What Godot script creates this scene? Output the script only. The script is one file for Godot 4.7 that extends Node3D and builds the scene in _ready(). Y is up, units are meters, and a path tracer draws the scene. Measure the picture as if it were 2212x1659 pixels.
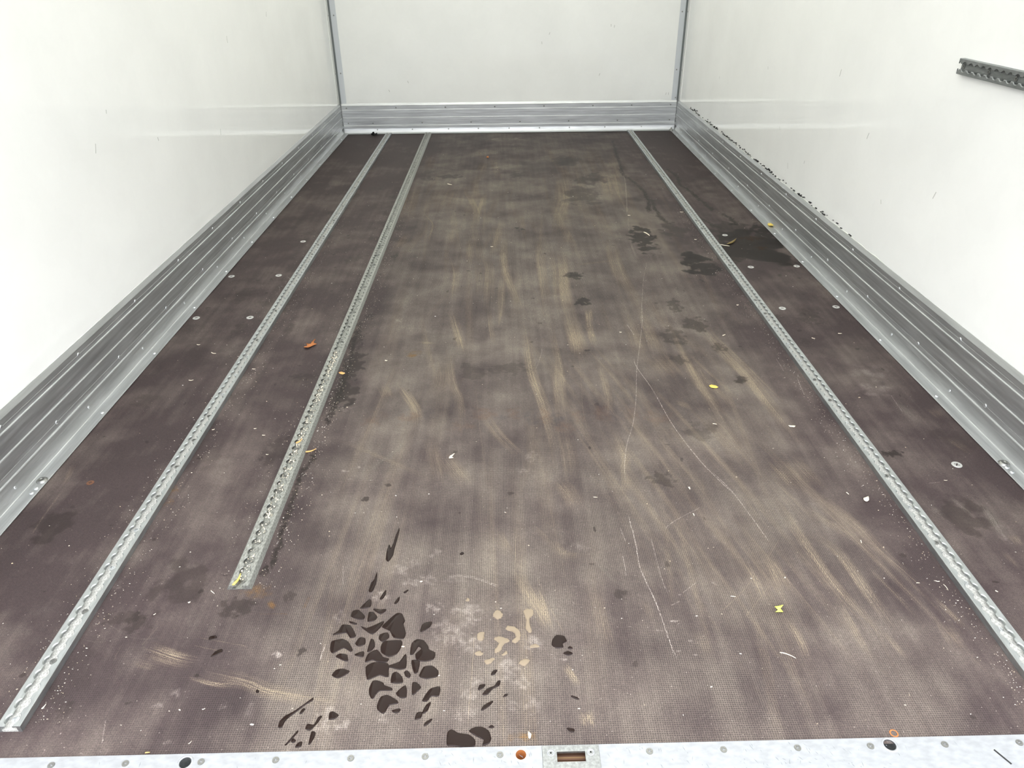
extends Node3D

# Inside of an empty box van body, looked into from its open rear end. x right, y up, -z towards the front wall; the floor edge at the threshold is z = 0.
const WX := 1.056        # half the inner width
const ZF := -4.157       # front wall
const HT := 2.1          # inner height
const PITCH := 0.0252    # of the holes in the lashing rails

var rng := RandomNumberGenerator.new()
var M := {}
var noise := FastNoiseLite.new()
var near_board: Board
var far_board: Board
var grain := PackedFloat32Array()
var shared := {}

func _ready() -> void:
	rng.seed = 7
	var cam := Camera3D.new()
	cam.name = "camera"
	cam.position = Vector3(-0.0384, 0.9500, 0.6127)
	cam.rotation_degrees = Vector3(-30.5362, -0.4503, -0.5967)
	cam.fov = 56.0
	cam.near = 0.02
	cam.current = true
	add_child(cam)
	var sky_material := ProceduralSkyMaterial.new()
	sky_material.sky_top_color = Color(0.98, 0.985, 1.0)
	sky_material.sky_horizon_color = Color(0.51, 0.52, 0.535)
	sky_material.sky_curve = 0.6
	sky_material.ground_bottom_color = Color(0.36, 0.36, 0.36)
	sky_material.ground_horizon_color = Color(0.41, 0.415, 0.42)
	sky_material.ground_curve = 0.15
	var env := Environment.new()
	env.background_mode = Environment.BG_SKY
	env.sky = Sky.new()
	env.sky.sky_material = sky_material
	env.tonemap_mode = Environment.TONE_MAPPER_LINEAR
	env.background_energy_multiplier = 3.95
	env.tonemap_exposure = 2.3
	env.sdfgi_enabled = true
	env.ssao_enabled = true
	env.ssil_enabled = true
	var world := WorldEnvironment.new()
	world.name = "world"
	world.environment = env
	add_child(world)

	make_materials()
	build_shell()
	build_baseboards()
	build_rails()
	build_threshold()
	build_debris()

# ---------------------------------------------------------------- helpers

func tag(o: Node, label: String, category: String, group := "", kind := "") -> Node:
	o.set_meta("label", label)
	o.set_meta("category", category)
	if group:
		o.set_meta("group", group)
	if kind:
		o.set_meta("kind", kind)
	return o

func thing(called: String, at := Vector3.ZERO) -> Node3D:
	var o := Node3D.new()
	o.name = called
	add_child(o, true)
	o.position = at
	return o

func put(parent: Node, called: String, mesh: Mesh, m: Material, at := Transform3D()) -> MeshInstance3D:
	var o := MeshInstance3D.new()
	o.name = called
	o.mesh = mesh
	o.material_override = m
	o.transform = at
	parent.add_child(o, true)
	return o

func begin(group := -1) -> SurfaceTool:
	var st := SurfaceTool.new()
	st.begin(Mesh.PRIMITIVE_TRIANGLES)
	st.set_smooth_group(group)
	return st

func done(st: SurfaceTool) -> ArrayMesh:
	st.generate_normals()
	st.index()
	return st.commit()

# One triangle that faces HINT.
func tri(st: SurfaceTool, a: Vector3, b: Vector3, c: Vector3, hint: Vector3) -> void:
	if (c - a).cross(b - a).dot(hint) < 0.0:
		var k := b
		b = c
		c = k
	for p in [a, b, c]:
		st.set_uv(Vector2(p.x + p.y, p.z))
		st.add_vertex(p)

func quad(st: SurfaceTool, a: Vector3, b: Vector3, c: Vector3, d: Vector3, hint: Vector3) -> void:
	tri(st, a, b, c, hint)
	tri(st, a, c, d, hint)

func box(st: SurfaceTool, lo: Vector3, hi: Vector3) -> void:
	for k in 3:
		var u := (k + 1) % 3
		var v := (k + 2) % 3
		for s in 2:
			var p := [Vector3(), Vector3(), Vector3(), Vector3()]
			for i in 4:
				var q := lo
				q[k] = hi[k] if s else lo[k]
				q[u] = hi[u] if i == 1 or i == 2 else lo[u]
				q[v] = hi[v] if i >= 2 else lo[v]
				p[i] = q
			var out := Vector3()
			out[k] = 1.0 if s else -1.0
			quad(st, p[0], p[1], p[2], p[3], out)

# A closed outline drawn out along z from z0 to z1; PROFILE in the x-y plane. INSIDE is a point within it.
func extrude(st: SurfaceTool, profile: PackedVector2Array, z0: float, z1: float) -> void:
	var n := profile.size()
	var clockwise := Geometry2D.is_polygon_clockwise(profile)
	for i in n:
		var a := profile[i]
		var b := profile[(i + 1) % n]
		var t := b - a
		var out := Vector3(t.y, -t.x, 0)
		if clockwise:
			out = -out
		quad(st, Vector3(a.x, a.y, z0), Vector3(b.x, b.y, z0), Vector3(b.x, b.y, z1), Vector3(a.x, a.y, z1), out)
	var cap := Geometry2D.triangulate_polygon(profile)
	for i in range(0, cap.size(), 3):
		for z in [z0, z1]:
			tri(st, Vector3(profile[cap[i]].x, profile[cap[i]].y, z), Vector3(profile[cap[i + 1]].x, profile[cap[i + 1]].y, z), Vector3(profile[cap[i + 2]].x, profile[cap[i + 2]].y, z), Vector3(0, 0, z0 - z1 if z == z0 else z1 - z0))

# A turned shape: POINTS are (radius, height).
func lathe(points: PackedVector2Array, sides := 12) -> ArrayMesh:
	var st := begin(0)
	for i in points.size() - 1:
		var p := points[i]
		var q := points[i + 1]
		for k in sides:
			var a := TAU * k / sides
			var b := TAU * (k + 1) / sides
			var mid := Vector3(cos((a + b) / 2), 0, sin((a + b) / 2))
			var out := mid * (p.y - q.y) + Vector3.UP * (q.x - p.x)
			if p.x > 0:
				tri(st, Vector3(p.x * cos(a), p.y, p.x * sin(a)), Vector3(p.x * cos(b), p.y, p.x * sin(b)), Vector3(q.x * cos(b), q.y, q.x * sin(b)), -out)
			if q.x > 0:
				tri(st, Vector3(p.x * cos(a), p.y, p.x * sin(a)), Vector3(q.x * cos(b), q.y, q.x * sin(b)), Vector3(q.x * cos(a), q.y, q.x * sin(a)), -out)
	return done(st)

# A countersunk screw head of radius R that stands H proud, with a cross recess.
func screw_mesh(r: float, h: float) -> ArrayMesh:
	var st := begin()
	var a := r * 0.13
	var l := r * 0.55
	var down := h - r * 0.22
	var sector := PackedVector2Array([Vector2(a, a), Vector2(l, a), Vector2(l, 0), Vector2(r, 0), Vector2(r * 0.924, r * 0.383), Vector2(r * 0.707, r * 0.707), Vector2(r * 0.383, r * 0.924), Vector2(0, r), Vector2(0, l), Vector2(a, l)])
	var cut := Geometry2D.triangulate_polygon(sector)
	var arm := [Vector2(l, 0), Vector2(l, a), Vector2(a, a), Vector2(a, l), Vector2(0, l)]
	for k in 4:
		var turn := k * PI / 2
		var at := func(p: Vector2, y: float) -> Vector3:
			var q := p.rotated(turn)
			return Vector3(q.x, y, q.y)
		for i in range(0, cut.size(), 3):
			tri(st, at.call(sector[cut[i]], h), at.call(sector[cut[i + 1]], h), at.call(sector[cut[i + 2]], h), Vector3.UP)
		for i in arm.size() - 1:
			var e: Vector2 = (arm[i] + arm[i + 1]) / 2
			quad(st, at.call(arm[i], h), at.call(arm[i + 1], h), at.call(arm[i + 1], down), at.call(arm[i], down), at.call(-e, 0.0))
		quad(st, at.call(Vector2.ZERO, down), at.call(Vector2(l, 0), down), at.call(Vector2(a, a), down), at.call(Vector2(0, l), down), Vector3.UP)
		for i in 4:
			var p := Vector2(r, 0).rotated(i * PI / 8)
			var q := Vector2(r, 0).rotated((i + 1) * PI / 8)
			quad(st, at.call(p, h), at.call(q, h), at.call(q * 1.04, 0.0), at.call(p * 1.04, 0.0), at.call(p + q, 0.0))
	return done(st)

func dome_mesh(r: float, h: float) -> ArrayMesh:
	var p := PackedVector2Array([Vector2(r, 0), Vector2(r, h * 0.25), Vector2(r * 0.88, h * 0.6), Vector2(r * 0.6, h * 0.88), Vector2(0, h)])
	return lathe(p, 12)

# The smoothed outline through the corners of FLAT (x, z, x, z, ...).
func outline(flat: Array, smooth := 3) -> PackedVector2Array:
	var n := flat.size() / 2
	var out := PackedVector2Array()
	for i in n:
		var p := []
		for k in [-1, 0, 1, 2]:
			var j: int = (i + k + n) % n
			p.append(Vector2(flat[j * 2], flat[j * 2 + 1]))
		for k in smooth:
			var t := float(k) / smooth
			out.append(p[0] * (-0.5 * t + t * t - 0.5 * t * t * t) * 0.6 + p[1] * (1 - 2.5 * t * t + 1.5 * t * t * t) * 0.6 + p[2] * (0.5 * t + 2 * t * t - 1.5 * t * t * t) * 0.6 + p[3] * (-0.5 * t * t + 0.5 * t * t * t) * 0.6 + p[1].lerp(p[2], t) * 0.4)
	return out

func film(called: String, label: String, category: String) -> Node3D:
	return tag(thing(called), label, category)

# A thin body with the given outline lying on the floor, H thick in its middle with a rounded rim.
func patch(parent: Node3D, called: String, flat: Array, m: String, h: float) -> void:
	var rim := outline(flat, 3 if m == "m_water" else 4)
	if m != "m_water":
		for i in rim.size():
			rim[i] += Vector2(rng.randf_range(-1, 1), rng.randf_range(-1, 1)) * 0.0009
	var inner := Geometry2D.offset_polygon(rim, -0.0008, Geometry2D.JOIN_ROUND)
	var st := begin(0)
	for p in inner:
		var cap := Geometry2D.triangulate_polygon(p)
		for i in range(0, cap.size(), 3):
			tri(st, Vector3(p[cap[i]].x, h, p[cap[i]].y), Vector3(p[cap[i + 1]].x, h, p[cap[i + 1]].y), Vector3(p[cap[i + 2]].x, h, p[cap[i + 2]].y), Vector3.UP)
		var n := p.size()
		var way := -1.0 if Geometry2D.is_polygon_clockwise(p) else 1.0
		for i in n:
			var a := p[i]
			var b := p[(i + 1) % n]
			var o0 := (p[(i + 1) % n] - p[(i - 1 + n) % n]).normalized()
			var o1 := (p[(i + 2) % n] - p[i]).normalized()
			var da := Vector2(o0.y, -o0.x) * way
			var db := Vector2(o1.y, -o1.x) * way
			var a1 := a + da * 0.0008
			var b1 := b + db * 0.0008
			var a2 := a + da * 0.0012
			var b2 := b + db * 0.0012
			var out := Vector3(da.x, 0.8, da.y)
			quad(st, Vector3(a.x, h, a.y), Vector3(b.x, h, b.y), Vector3(b1.x, h * 0.7, b1.y), Vector3(a1.x, h * 0.7, a1.y), out)
			quad(st, Vector3(a1.x, h * 0.7, a1.y), Vector3(b1.x, h * 0.7, b1.y), Vector3(b2.x, 0, b2.y), Vector3(a2.x, 0, a2.y), out)
	if inner.size():
		put(parent, called, done(st), M[m])

# A thin curled sheet with an outline of its own: leaves, petals, flakes.
func leaf(called: String, label: String, category: String, flat: Array, m: String, y: float) -> void:
	var rim := outline(flat, 2)
	var mid := Vector2()
	for p in rim:
		mid += p / rim.size()
	var size := 0.0
	for i in rim.size():
		rim[i] -= mid
		size = maxf(size, rim[i].length())
	var lift := func(p: Vector2) -> float:
		return 0.0012 + y + size * 0.16 * pow(p.length() / size, 2.0) + size * 0.05 * (1.0 + sin(p.x / size * 5.0 + p.y / size * 3.0))
	var st := begin(0)
	var cap := Geometry2D.triangulate_polygon(rim)
	for i in range(0, cap.size(), 3):
		var q := []
		for k in 3:
			var p := rim[cap[i + k]]
			q.append(Vector3(p.x, lift.call(p), p.y))
		tri(st, q[0], q[1], q[2], Vector3.UP)
		var low := Vector3.DOWN * 0.0006
		tri(st, q[0] + low, q[1] + low, q[2] + low, Vector3.DOWN)
	for i in rim.size():
		var a := rim[i]
		var b := rim[(i + 1) % rim.size()]
		var a3 := Vector3(a.x, lift.call(a), a.y)
		var b3 := Vector3(b.x, lift.call(b), b.y)
		quad(st, a3, b3, b3 + Vector3.DOWN * 0.0006, a3 + Vector3.DOWN * 0.0006, Vector3(a.x, 0, a.y))
	var t := thing(called, Vector3(mid.x, 0, mid.y))
	tag(t, label, category)
	put(t, "blade", done(st), M[m])
	if category == "leaf":
		var r := begin(0)
		var far := rim[0]
		var other := rim[rim.size() / 2]
		for i in 6:
			var p := far.lerp(other, i / 6.0) * 0.92
			var q := far.lerp(other, (i + 1) / 6.0) * 0.92
			var side := (q - p).orthogonal().normalized() * size * 0.03
			var up := Vector3(0, size * 0.02, 0)
			quad(r, Vector3(p.x + side.x, lift.call(p), p.y + side.y), Vector3(q.x + side.x, lift.call(q), q.y + side.y), Vector3(q.x, lift.call(q), q.y) + up, Vector3(p.x, lift.call(p), p.y) + up, Vector3(side.x, 0.01, side.y))
			quad(r, Vector3(p.x - side.x, lift.call(p), p.y - side.y), Vector3(q.x - side.x, lift.call(q), q.y - side.y), Vector3(q.x, lift.call(q), q.y) + up, Vector3(p.x, lift.call(p), p.y) + up, Vector3(-side.x, 0.01, -side.y))
		put(t, "midrib", done(r), M[m])

# A thin pointed stick between two points on the floor.
func sliver(called: String, label: String, category: String, group: String, x0: float, z0: float, x1: float, z1: float, w: float, m: String, y: float) -> void:
	var a := Vector3(x0, 0, z0)
	var b := Vector3(x1, 0, z1)
	var along := b - a
	var side := along.cross(Vector3.UP).normalized()
	var st := begin(0)
	var bend := rng.randf_range(-0.12, 0.12) * along.length()
	var tip := 0.25 if category == "splinter" else 0.6
	var ring := []
	for i in 6:
		var t := i / 5.0
		var r := w * 0.5 * lerpf(1.0, tip, t) * (0.7 if i == 0 or i == 5 else 1.0)
		var c := along * (t - 0.5) + side * bend * (1 - pow(2 * t - 1, 2)) + Vector3.UP * (y + r * 0.7 + absf(t - 0.5) * w * 0.5)
		var q := []
		for k in 6:
			var g := TAU * k / 6
			q.append(c + side * cos(g) * r + Vector3.UP * sin(g) * r * 0.7)
		ring.append(q)
	for i in 5:
		for k in 6:
			var l := (k + 1) % 6
			quad(st, ring[i][k], ring[i + 1][k], ring[i + 1][l], ring[i][l], side * cos(TAU * (k + 0.5) / 6) + Vector3.UP * sin(TAU * (k + 0.5) / 6))
	for k in range(1, 5):
		tri(st, ring[0][0], ring[0][k], ring[0][k + 1], -along)
		tri(st, ring[5][0], ring[5][k], ring[5][k + 1], along)
	var o := put(self, called, done(st), M[m], Transform3D(Basis(), (a + b) / 2))
	tag(o, label, category, group)

# ---------------------------------------------------------------- the painted boards of the floor

class Board:
	var w: int
	var h: int
	var z0: float
	var z1: float
	var sx: float
	var sz: float
	var d := PackedByteArray()
	var rough := PackedByteArray()

	func mix(px: int, py: int, c: Color, a: float, shine: int) -> void:
		var i := (py * w + px) * 3
		d[i] = int(d[i] + (c.r8 - d[i]) * a)
		d[i + 1] = int(d[i + 1] + (c.g8 - d[i + 1]) * a)
		d[i + 2] = int(d[i + 2] + (c.b8 - d[i + 2]) * a)
		i = (py >> 1) * (w >> 1) + (px >> 1)
		rough[i] = int(rough[i] + (shine - rough[i]) * a)

const TINTS := {
	"tan": Color(0.62, 0.56, 0.465), "grey": Color(0.47, 0.45, 0.41), "pale": Color(0.84, 0.80, 0.76), "ochre": Color(0.52, 0.36, 0.16),
	"wet": Color(0.095, 0.065, 0.055), "rust": Color(0.42, 0.27, 0.19), "oil": Color(0.22, 0.22, 0.26),
}

func board(w: int, h: int, z0: float, z1: float) -> Board:
	var b := Board.new()
	b.w = w
	b.h = h
	b.z0 = z0
	b.z1 = z1
	b.sx = w / (2.0 * 1.02)
	b.sz = h / (z1 - z0)
	b.d.resize(w * h * 3)
	b.rough.resize((w >> 1) * (h >> 1))
	b.rough.fill(160)
	var n := []
	for k in 4:
		noise.seed = 11 + k
		noise.noise_type = FastNoiseLite.TYPE_SIMPLEX_SMOOTH
		noise.fractal_type = FastNoiseLite.FRACTAL_FBM
		noise.fractal_octaves = [4, 5, 3, 4][k]
		noise.frequency = [2.2, 9.0, 160.0, 14.0][k]
		var bytes := PackedByteArray()
		bytes.resize(w * h)
		n.append(bytes)
	# Noise at a lower resolution, in metres, so that both boards carry on the same pattern.
	var lane := PackedFloat32Array()
	lane.resize(w)
	for px in w:
		var x := (px + 0.5) / b.sx - 1.02
		lane[px] = 0.10 + 0.42 * smoothstep(-0.50, -0.36, x) * (1.0 - smoothstep(0.52, 0.73, x)) + 0.04 * smoothstep(0.74, 0.8, x)
	var base := Color(0.236, 0.196, 0.195)
	var dusty := Color(0.452, 0.416, 0.382)
	var low_w := w / 4
	var low_h := h / 4
	var big := PackedFloat32Array()
	big.resize(low_w * low_h)
	var nb := FastNoiseLite.new()
	nb.seed = 5
	nb.fractal_octaves = 5
	nb.frequency = 3.2
	var nm := FastNoiseLite.new()
	nm.seed = 17
	nm.fractal_octaves = 5
	nm.frequency = 9.0
	var ns := FastNoiseLite.new()
	ns.seed = 9
	ns.fractal_octaves = 3
	ns.frequency = 1.0
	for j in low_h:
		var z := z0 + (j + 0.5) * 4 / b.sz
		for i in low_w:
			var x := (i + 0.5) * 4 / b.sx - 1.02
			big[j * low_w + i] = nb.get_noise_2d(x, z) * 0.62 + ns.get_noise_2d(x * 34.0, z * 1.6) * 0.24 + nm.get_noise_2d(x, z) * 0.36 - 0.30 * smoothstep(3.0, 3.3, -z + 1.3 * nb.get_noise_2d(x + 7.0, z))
	for j in h:
		var row := mini(j >> 2, low_h - 1) * low_w
		for i in w:
			var g := grain[(i * 131 + j * 7919 + ((i * j) & 511)) & 4095]
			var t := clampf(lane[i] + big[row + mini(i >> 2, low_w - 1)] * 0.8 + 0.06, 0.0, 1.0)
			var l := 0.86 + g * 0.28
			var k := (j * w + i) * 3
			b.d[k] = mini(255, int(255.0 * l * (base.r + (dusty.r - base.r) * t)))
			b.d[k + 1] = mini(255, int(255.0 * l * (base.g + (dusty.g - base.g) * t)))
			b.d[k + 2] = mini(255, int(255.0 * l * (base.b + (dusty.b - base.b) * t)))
	return b

func path(pts: Array, step_near: float, step_far: float) -> PackedVector2Array:
	var out := PackedVector2Array()
	var n := pts.size() / 2
	var c := Curve2D.new()
	for i in n:
		var p := Vector2(pts[i * 2], pts[i * 2 + 1])
		var before := Vector2(pts[maxi(i - 1, 0) * 2], pts[maxi(i - 1, 0) * 2 + 1])
		var after := Vector2(pts[mini(i + 1, n - 1) * 2], pts[mini(i + 1, n - 1) * 2 + 1])
		var t := (after - before) * 0.16
		c.add_point(p, -t, t)
	c.bake_interval = 0.02
	var s := 0.0
	while s < c.get_baked_length():
		var p := c.sample_baked(s)
		out.append(p)
		s += step_near if p.y > near_board.z0 else step_far
	return out

func dab(x: float, z: float, c: Color, a: float, shine: int) -> void:
	var b := near_board if z > near_board.z0 else far_board
	var px := int((x + 1.02) * b.sx)
	var py := int((z - b.z0) * b.sz)
	if px >= 0 and py >= 0 and px < b.w and py < b.h:
		b.mix(px, py, c, a, shine)

# Rubbed dirt: a bundle of fine lines along a path W metres wide.
func scuff(kind: String, w: float, a: float, pts: Array) -> void:
	var c: Color = TINTS[kind]
	var along := path(pts, 0.00115, 0.0024)
	var n := along.size()
	if n < 3:
		return
	var fine := w < 0.006
	if not fine:
		w *= 1.6
	var lines := maxi(1, int(w / (0.0019 if fine else 0.0013)))
	if lines == 1:
		a *= 0.9
	var tone := rng.randi() & 4095
	for j in lines:
		var off := ((j + rng.randf()) / lines - 0.5) * w if lines > 1 else 0.0
		var rim := 1.0 - pow(absf(off / w * 2.0), 3.0)
		var strength := a * (1.9 * rim * (0.35 + 0.85 * lerpf(grain[(tone + j / 5) & 4095], grain[(tone + j / 5 + 1) & 4095], (j % 5) / 5.0)) if not fine else 1.0)
		var from := int(n * rng.randf_range(0.0, 0.2)) if not fine else 0
		var to := int(n * rng.randf_range(0.8, 1.0)) if not fine else n
		var phase := rng.randi() & 4095
		for i in range(from, to):
			var p := along[i]
			var q := along[mini(i + 2, n - 1)] - along[maxi(i - 2, 0)]
			var k := off / maxf(q.length(), 1e-5)
			var fade := minf(1.0, minf(i - from, to - i) / ((0.3 if not fine else 0.05) * n))
			var g := 0.55 + 0.9 * grain[(phase + i * 3) & 4095] * grain[(phase + (i >> 4)) & 4095]
			if kind == "pale":
				g = 0.35 + 1.3 * grain[(phase + i / 2) & 4095]
			dab(p.x - q.y * k, p.y + q.x * k, c, clampf(strength * fade * g, 0.0, 0.95), 200)

# A stain with a ragged edge.
func blob(kind: String, x: float, z: float, rx: float, rz: float, a: float) -> void:
	var c: Color = TINTS[kind]
	var wet := kind == "wet"
	noise.seed = 21
	noise.frequency = 0.9 / maxf(0.012, minf(rx, rz))
	noise.fractal_octaves = 4
	for b in [near_board, far_board]:
		var y0 := maxi(0, int((z - rz * 1.5 - b.z0) * b.sz))
		var y1 := mini(b.h, int((z + rz * 1.5 - b.z0) * b.sz) + 1)
		var x0 := maxi(0, int((x - rx * 1.5 + 1.02) * b.sx))
		var x1 := mini(b.w, int((x + rx * 1.5 + 1.02) * b.sx) + 1)
		for py in range(y0, y1):
			var v: float = (py + 0.5) / b.sz + b.z0
			for px in range(x0, x1):
				var u: float = (px + 0.5) / b.sx - 1.02
				var e := 1.0 - pow((u - x) / rx, 2.0) - pow((v - z) / rz, 2.0) + noise.get_noise_2d(u, v) * 1.7
				if e > 0.0:
					var t := minf(e * (2.2 if wet else 0.7), 1.0)
					if not wet:
						t *= 0.15 + 0.75 * grain[(px * 37 + py * 1733 + ((px * py) & 255)) & 4095]
					b.mix(px, py, c, clampf(t * a, 0.0, 1.0), 150 if wet else 190)

# A run of water that has dried or still wets the boards.
func trail(w: float, a: float, pts: Array) -> void:
	var along := path(pts, 0.012, 0.016)
	for p in along:
		blob("wet", p.x + rng.randf_range(-0.2, 0.2) * w, p.y, w * rng.randf_range(0.3, 0.55), w * rng.randf_range(0.5, 0.9), a * rng.randf_range(0.7, 1.2))

func paint_floor() -> void:
	grain.resize(4096)
	for i in 4096:
		grain[i] = rng.randf()
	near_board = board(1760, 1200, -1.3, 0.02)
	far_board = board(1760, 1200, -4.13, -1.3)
	# fine streaks of old traffic, mostly lengthwise, in the worn lane
	for k in 150:
		var x := rng.randf_range(-0.42, 0.68)
		var z := rng.randf_range(-3.6, -0.1)
		var dx := rng.randf_range(-0.1, 0.1)
		var l := rng.randf_range(0.15, 0.6)
		scuff("tan", rng.randf_range(0.004, 0.03), rng.randf_range(0.06, 0.17), [x - dx * 0.5, z - l, x, z, x + dx * 0.6, z + l])
	for k in 130:
		var x := rng.randf_range(-1.0, 1.0)
		var z := rng.randf_range(-3.4, -0.03)
		var g := rng.randf_range(-1.6, 1.6)
		var l := rng.randf_range(0.02, 0.12)
		scuff("grey", 0.0012, rng.randf_range(0.15, 0.4), [x, z, x + sin(g) * l * 0.6, z + cos(g) * l * 0.6, x + sin(g * 1.2) * l, z + cos(g * 1.2) * l])
	for k in 130:
		var z := rng.randf_range(-1.15, -0.2)
		var x := rng.randf_range(0.02, 0.5) + (z + 1.15) * 0.22
		var l := rng.randf_range(0.08, 0.3)
		scuff("tan", rng.randf_range(0.001, 0.012), rng.randf_range(0.06, 0.2), [x - l * 0.3, z - l, x, z, x + l * 0.26, minf(z + l, 0.0)])
	# faint smears and dried drips in the darker side lanes
	for k in 90:
		var x := rng.randf_range(0.78, 1.0) if k % 3 == 0 else rng.randf_range(-1.0, -0.54)
		var z := rng.randf_range(-3.0, -0.05)
		blob("grey" if k % 2 else "wet", x, z, rng.randf_range(0.012, 0.05), rng.randf_range(0.015, 0.07), rng.randf_range(0.1, 0.34))
	for k in 260:
		var x := rng.randf_range(-1.0, 1.0)
		var z := rng.randf_range(-3.3, -0.02)
		if x > -0.45 and x < 0.6 and k % 3:
			continue
		blob("wet", x, z, rng.randf_range(0.002, 0.008), rng.randf_range(0.002, 0.009), rng.randf_range(0.3, 0.6))
	# small light specks of grit pressed into the film
	for k in 2600:
		var z := -pow(rng.randf(), 1.5) * 3.6
		dab(rng.randf_range(-1.0, 1.0), z, TINTS["pale"], rng.randf_range(0.25, 0.8), 200)
	scuff("tan",.021,.35,[-.238,-2.981,-.205,-2.733,-.166,-2.513,-.16,-2.318,-.174,-2.17])
	scuff("tan",.018,.35,[-.125,-2.809,-.142,-2.582,-.156,-2.348])
	scuff("tan",.023,.3,[-.053,-2.392,-.067,-2.166,-.087,-1.906])
	scuff("tan",.021,.45,[-.033,-2.267,-.044,-2.03,-.04,-1.789,-.001,-1.506,.018,-1.352])
	scuff("tan",.024,.35,[-.133,-2.02,-.099,-1.848,-.094,-1.736,-.093,-1.404])
	scuff("tan",.022,.35,[-.179,-2.171,-.171,-1.958,-.169,-1.805])
	scuff("tan",.018,.25,[-.263,-2.246,-.241,-2.037])
	scuff("tan",.017,.35,[-.24,-1.936,-.213,-1.773,-.207,-1.588,-.206,-1.495])
	scuff("tan",.018,.35,[-.045,-1.789,-.053,-1.632,-.058,-1.354])
	scuff("tan",.04,.38,[.253,-3.187,.241,-2.713,.196,-2.382,.162,-2.022])
	scuff("tan",.025,.35,[.113,-2.202,.098,-2.091,.09,-1.841,.092,-1.485,.092,-1.35])
	scuff("tan",.042,.42,[.164,-1.996,.158,-1.782,.147,-1.576,.151,-1.348])
	scuff("tan",.018,.25,[.218,-2.227,.188,-2.021])
	scuff("tan",.072,.34,[.502,-3.274,.473,-2.822,.44,-2.453])
	scuff("tan",.036,.26,[.38,-2.149,.359,-1.89,.361,-1.668,.37,-1.476])
	scuff("tan",.018,.45,[.22,-1.463,.211,-1.346])
	scuff("tan",.036,.15,[-.445,-3.591,-.43,-3.126])
	scuff("tan",.053,.22,[-.481,-3.037,-.468,-2.596,-.453,-2.284])
	scuff("tan",.118,.2,[-.285,-2.983,-.31,-2.662,-.319,-2.419])
	scuff("tan",.031,.2,[-.431,-2.209,-.451,-1.994])
	scuff("tan",.006,.3,[-.407,-2.506,-.341,-2.325,-.338,-2.177,-.338,-2.015])
	scuff("tan",.005,.3,[-.012,-2.971,.004,-2.864,-.015,-2.649,-.02,-2.375])
	scuff("tan",.005,.3,[.022,-1.649,.056,-1.598,.08,-1.399])
	scuff("tan",.004,.3,[-.014,-1.916,.136,-1.898])
	scuff("tan",.011,.3,[.182,-1.821,.347,-1.867,.412,-1.876])
	scuff("tan",.004,.3,[-.036,-1.756,-.001,-1.691])
	scuff("tan",.005,.3,[.217,-2.212,.232,-2.059,.228,-1.968])
	scuff("tan",.036,.2,[-.142,-3.41,-.166,-3.113])
	scuff("pale",.004,.45,[.56,-3.246,.562,-3.01,.503,-2.537,.485,-2.418])
	scuff("pale",.004,.3,[.485,-2.386,.448,-2.077,.442,-1.899])
	scuff("pale",.003,.4,[.472,-1.85,.428,-1.666,.366,-1.341])
	scuff("tan",.02,.55,[-.005,-1.523,.013,-1.35,.02,-1.249,.027,-1.063,.048,-.909,.065,-.76,.071,-.648,.072,-.568])
	scuff("tan",.011,.3,[-.096,-1.526,-.086,-1.353,-.074,-1.201])
	scuff("tan",.009,.3,[-.054,-1.525,-.061,-1.313])
	scuff("tan",.021,.42,[-.214,-1.485,-.187,-1.332,-.155,-1.148])
	scuff("tan",.018,.3,[-.208,-1.219,-.182,-1.008,-.159,-.92,-.145,-.742])
	scuff("tan",.012,.4,[-.294,-1.244,-.239,-1.231])
	scuff("tan",.021,.38,[-.365,-1.007,-.332,-.925])
	scuff("tan",.02,.45,[-.326,-1.018,-.264,-.885,-.249,-.793])
	scuff("tan",.015,.35,[.091,-1.493,.097,-1.232,.104,-.999,.089,-.834])
	scuff("tan",.035,.4,[.158,-1.49,.161,-1.306,.168,-1.124])
	scuff("tan",.019,.3,[-.103,-.875,-.062,-.773,-.005,-.672])
	scuff("tan",.008,.3,[-.442,-.769,-.316,-.684,-.18,-.59])
	scuff("grey",.01,.25,[-.272,-.803,-.284,-.719,-.328,-.658,-.354,-.602])
	scuff("tan",.034,.18,[-.237,-1.171,-.212,-1.039,-.225,-.895])
	scuff("pale",.002,.4,[.062,-1.197,.057,-1.155,.04,-1.076])
	scuff("ochre",.01,.4,[-.321,-1.159,-.279,-1.165])
	scuff("tan",.029,.25,[-.187,-.698,-.118,-.572])
	scuff("tan",.023,.25,[-.22,-.768,-.195,-.655,-.179,-.574])
	scuff("tan",.003,.35,[-.15,-1.225,-.116,-1.153])
	scuff("tan",.015,.5,[.216,-1.453,.209,-1.32,.212,-1.192])
	scuff("tan",.015,.36,[.212,-1.157,.214,-.996,.213,-.91,.197,-.811])
	scuff("tan",.015,.42,[.205,-.79,.215,-.701,.221,-.675,.212,-.628,.207,-.565])
	scuff("tan",.034,.38,[.152,-1.429,.164,-1.245,.16,-1.125])
	scuff("tan",.018,.3,[.105,-1.174,.091,-.964,.09,-.834])
	scuff("tan",.058,.32,[.36,-1.484,.356,-1.261,.352,-1.119])
	scuff("tan",.014,.38,[.438,-1.481,.448,-1.274,.448,-1.15,.457,-1.02,.465,-.892,.476,-.774,.504,-.667])
	scuff("tan",.027,.42,[.529,-1.505,.544,-1.317,.565,-1.147,.591,-1.016,.601,-.91,.613,-.79,.626,-.647])
	scuff("tan",.019,.35,[.567,-1.459,.556,-1.293,.584,-1.146,.632,-.898,.648,-.819])
	scuff("tan",.066,.28,[.376,-1.166,.398,-1.091,.416,-1.003])
	scuff("tan",.035,.26,[.466,-1.199,.465,-.989,.488,-.902,.495,-.823])
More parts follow.
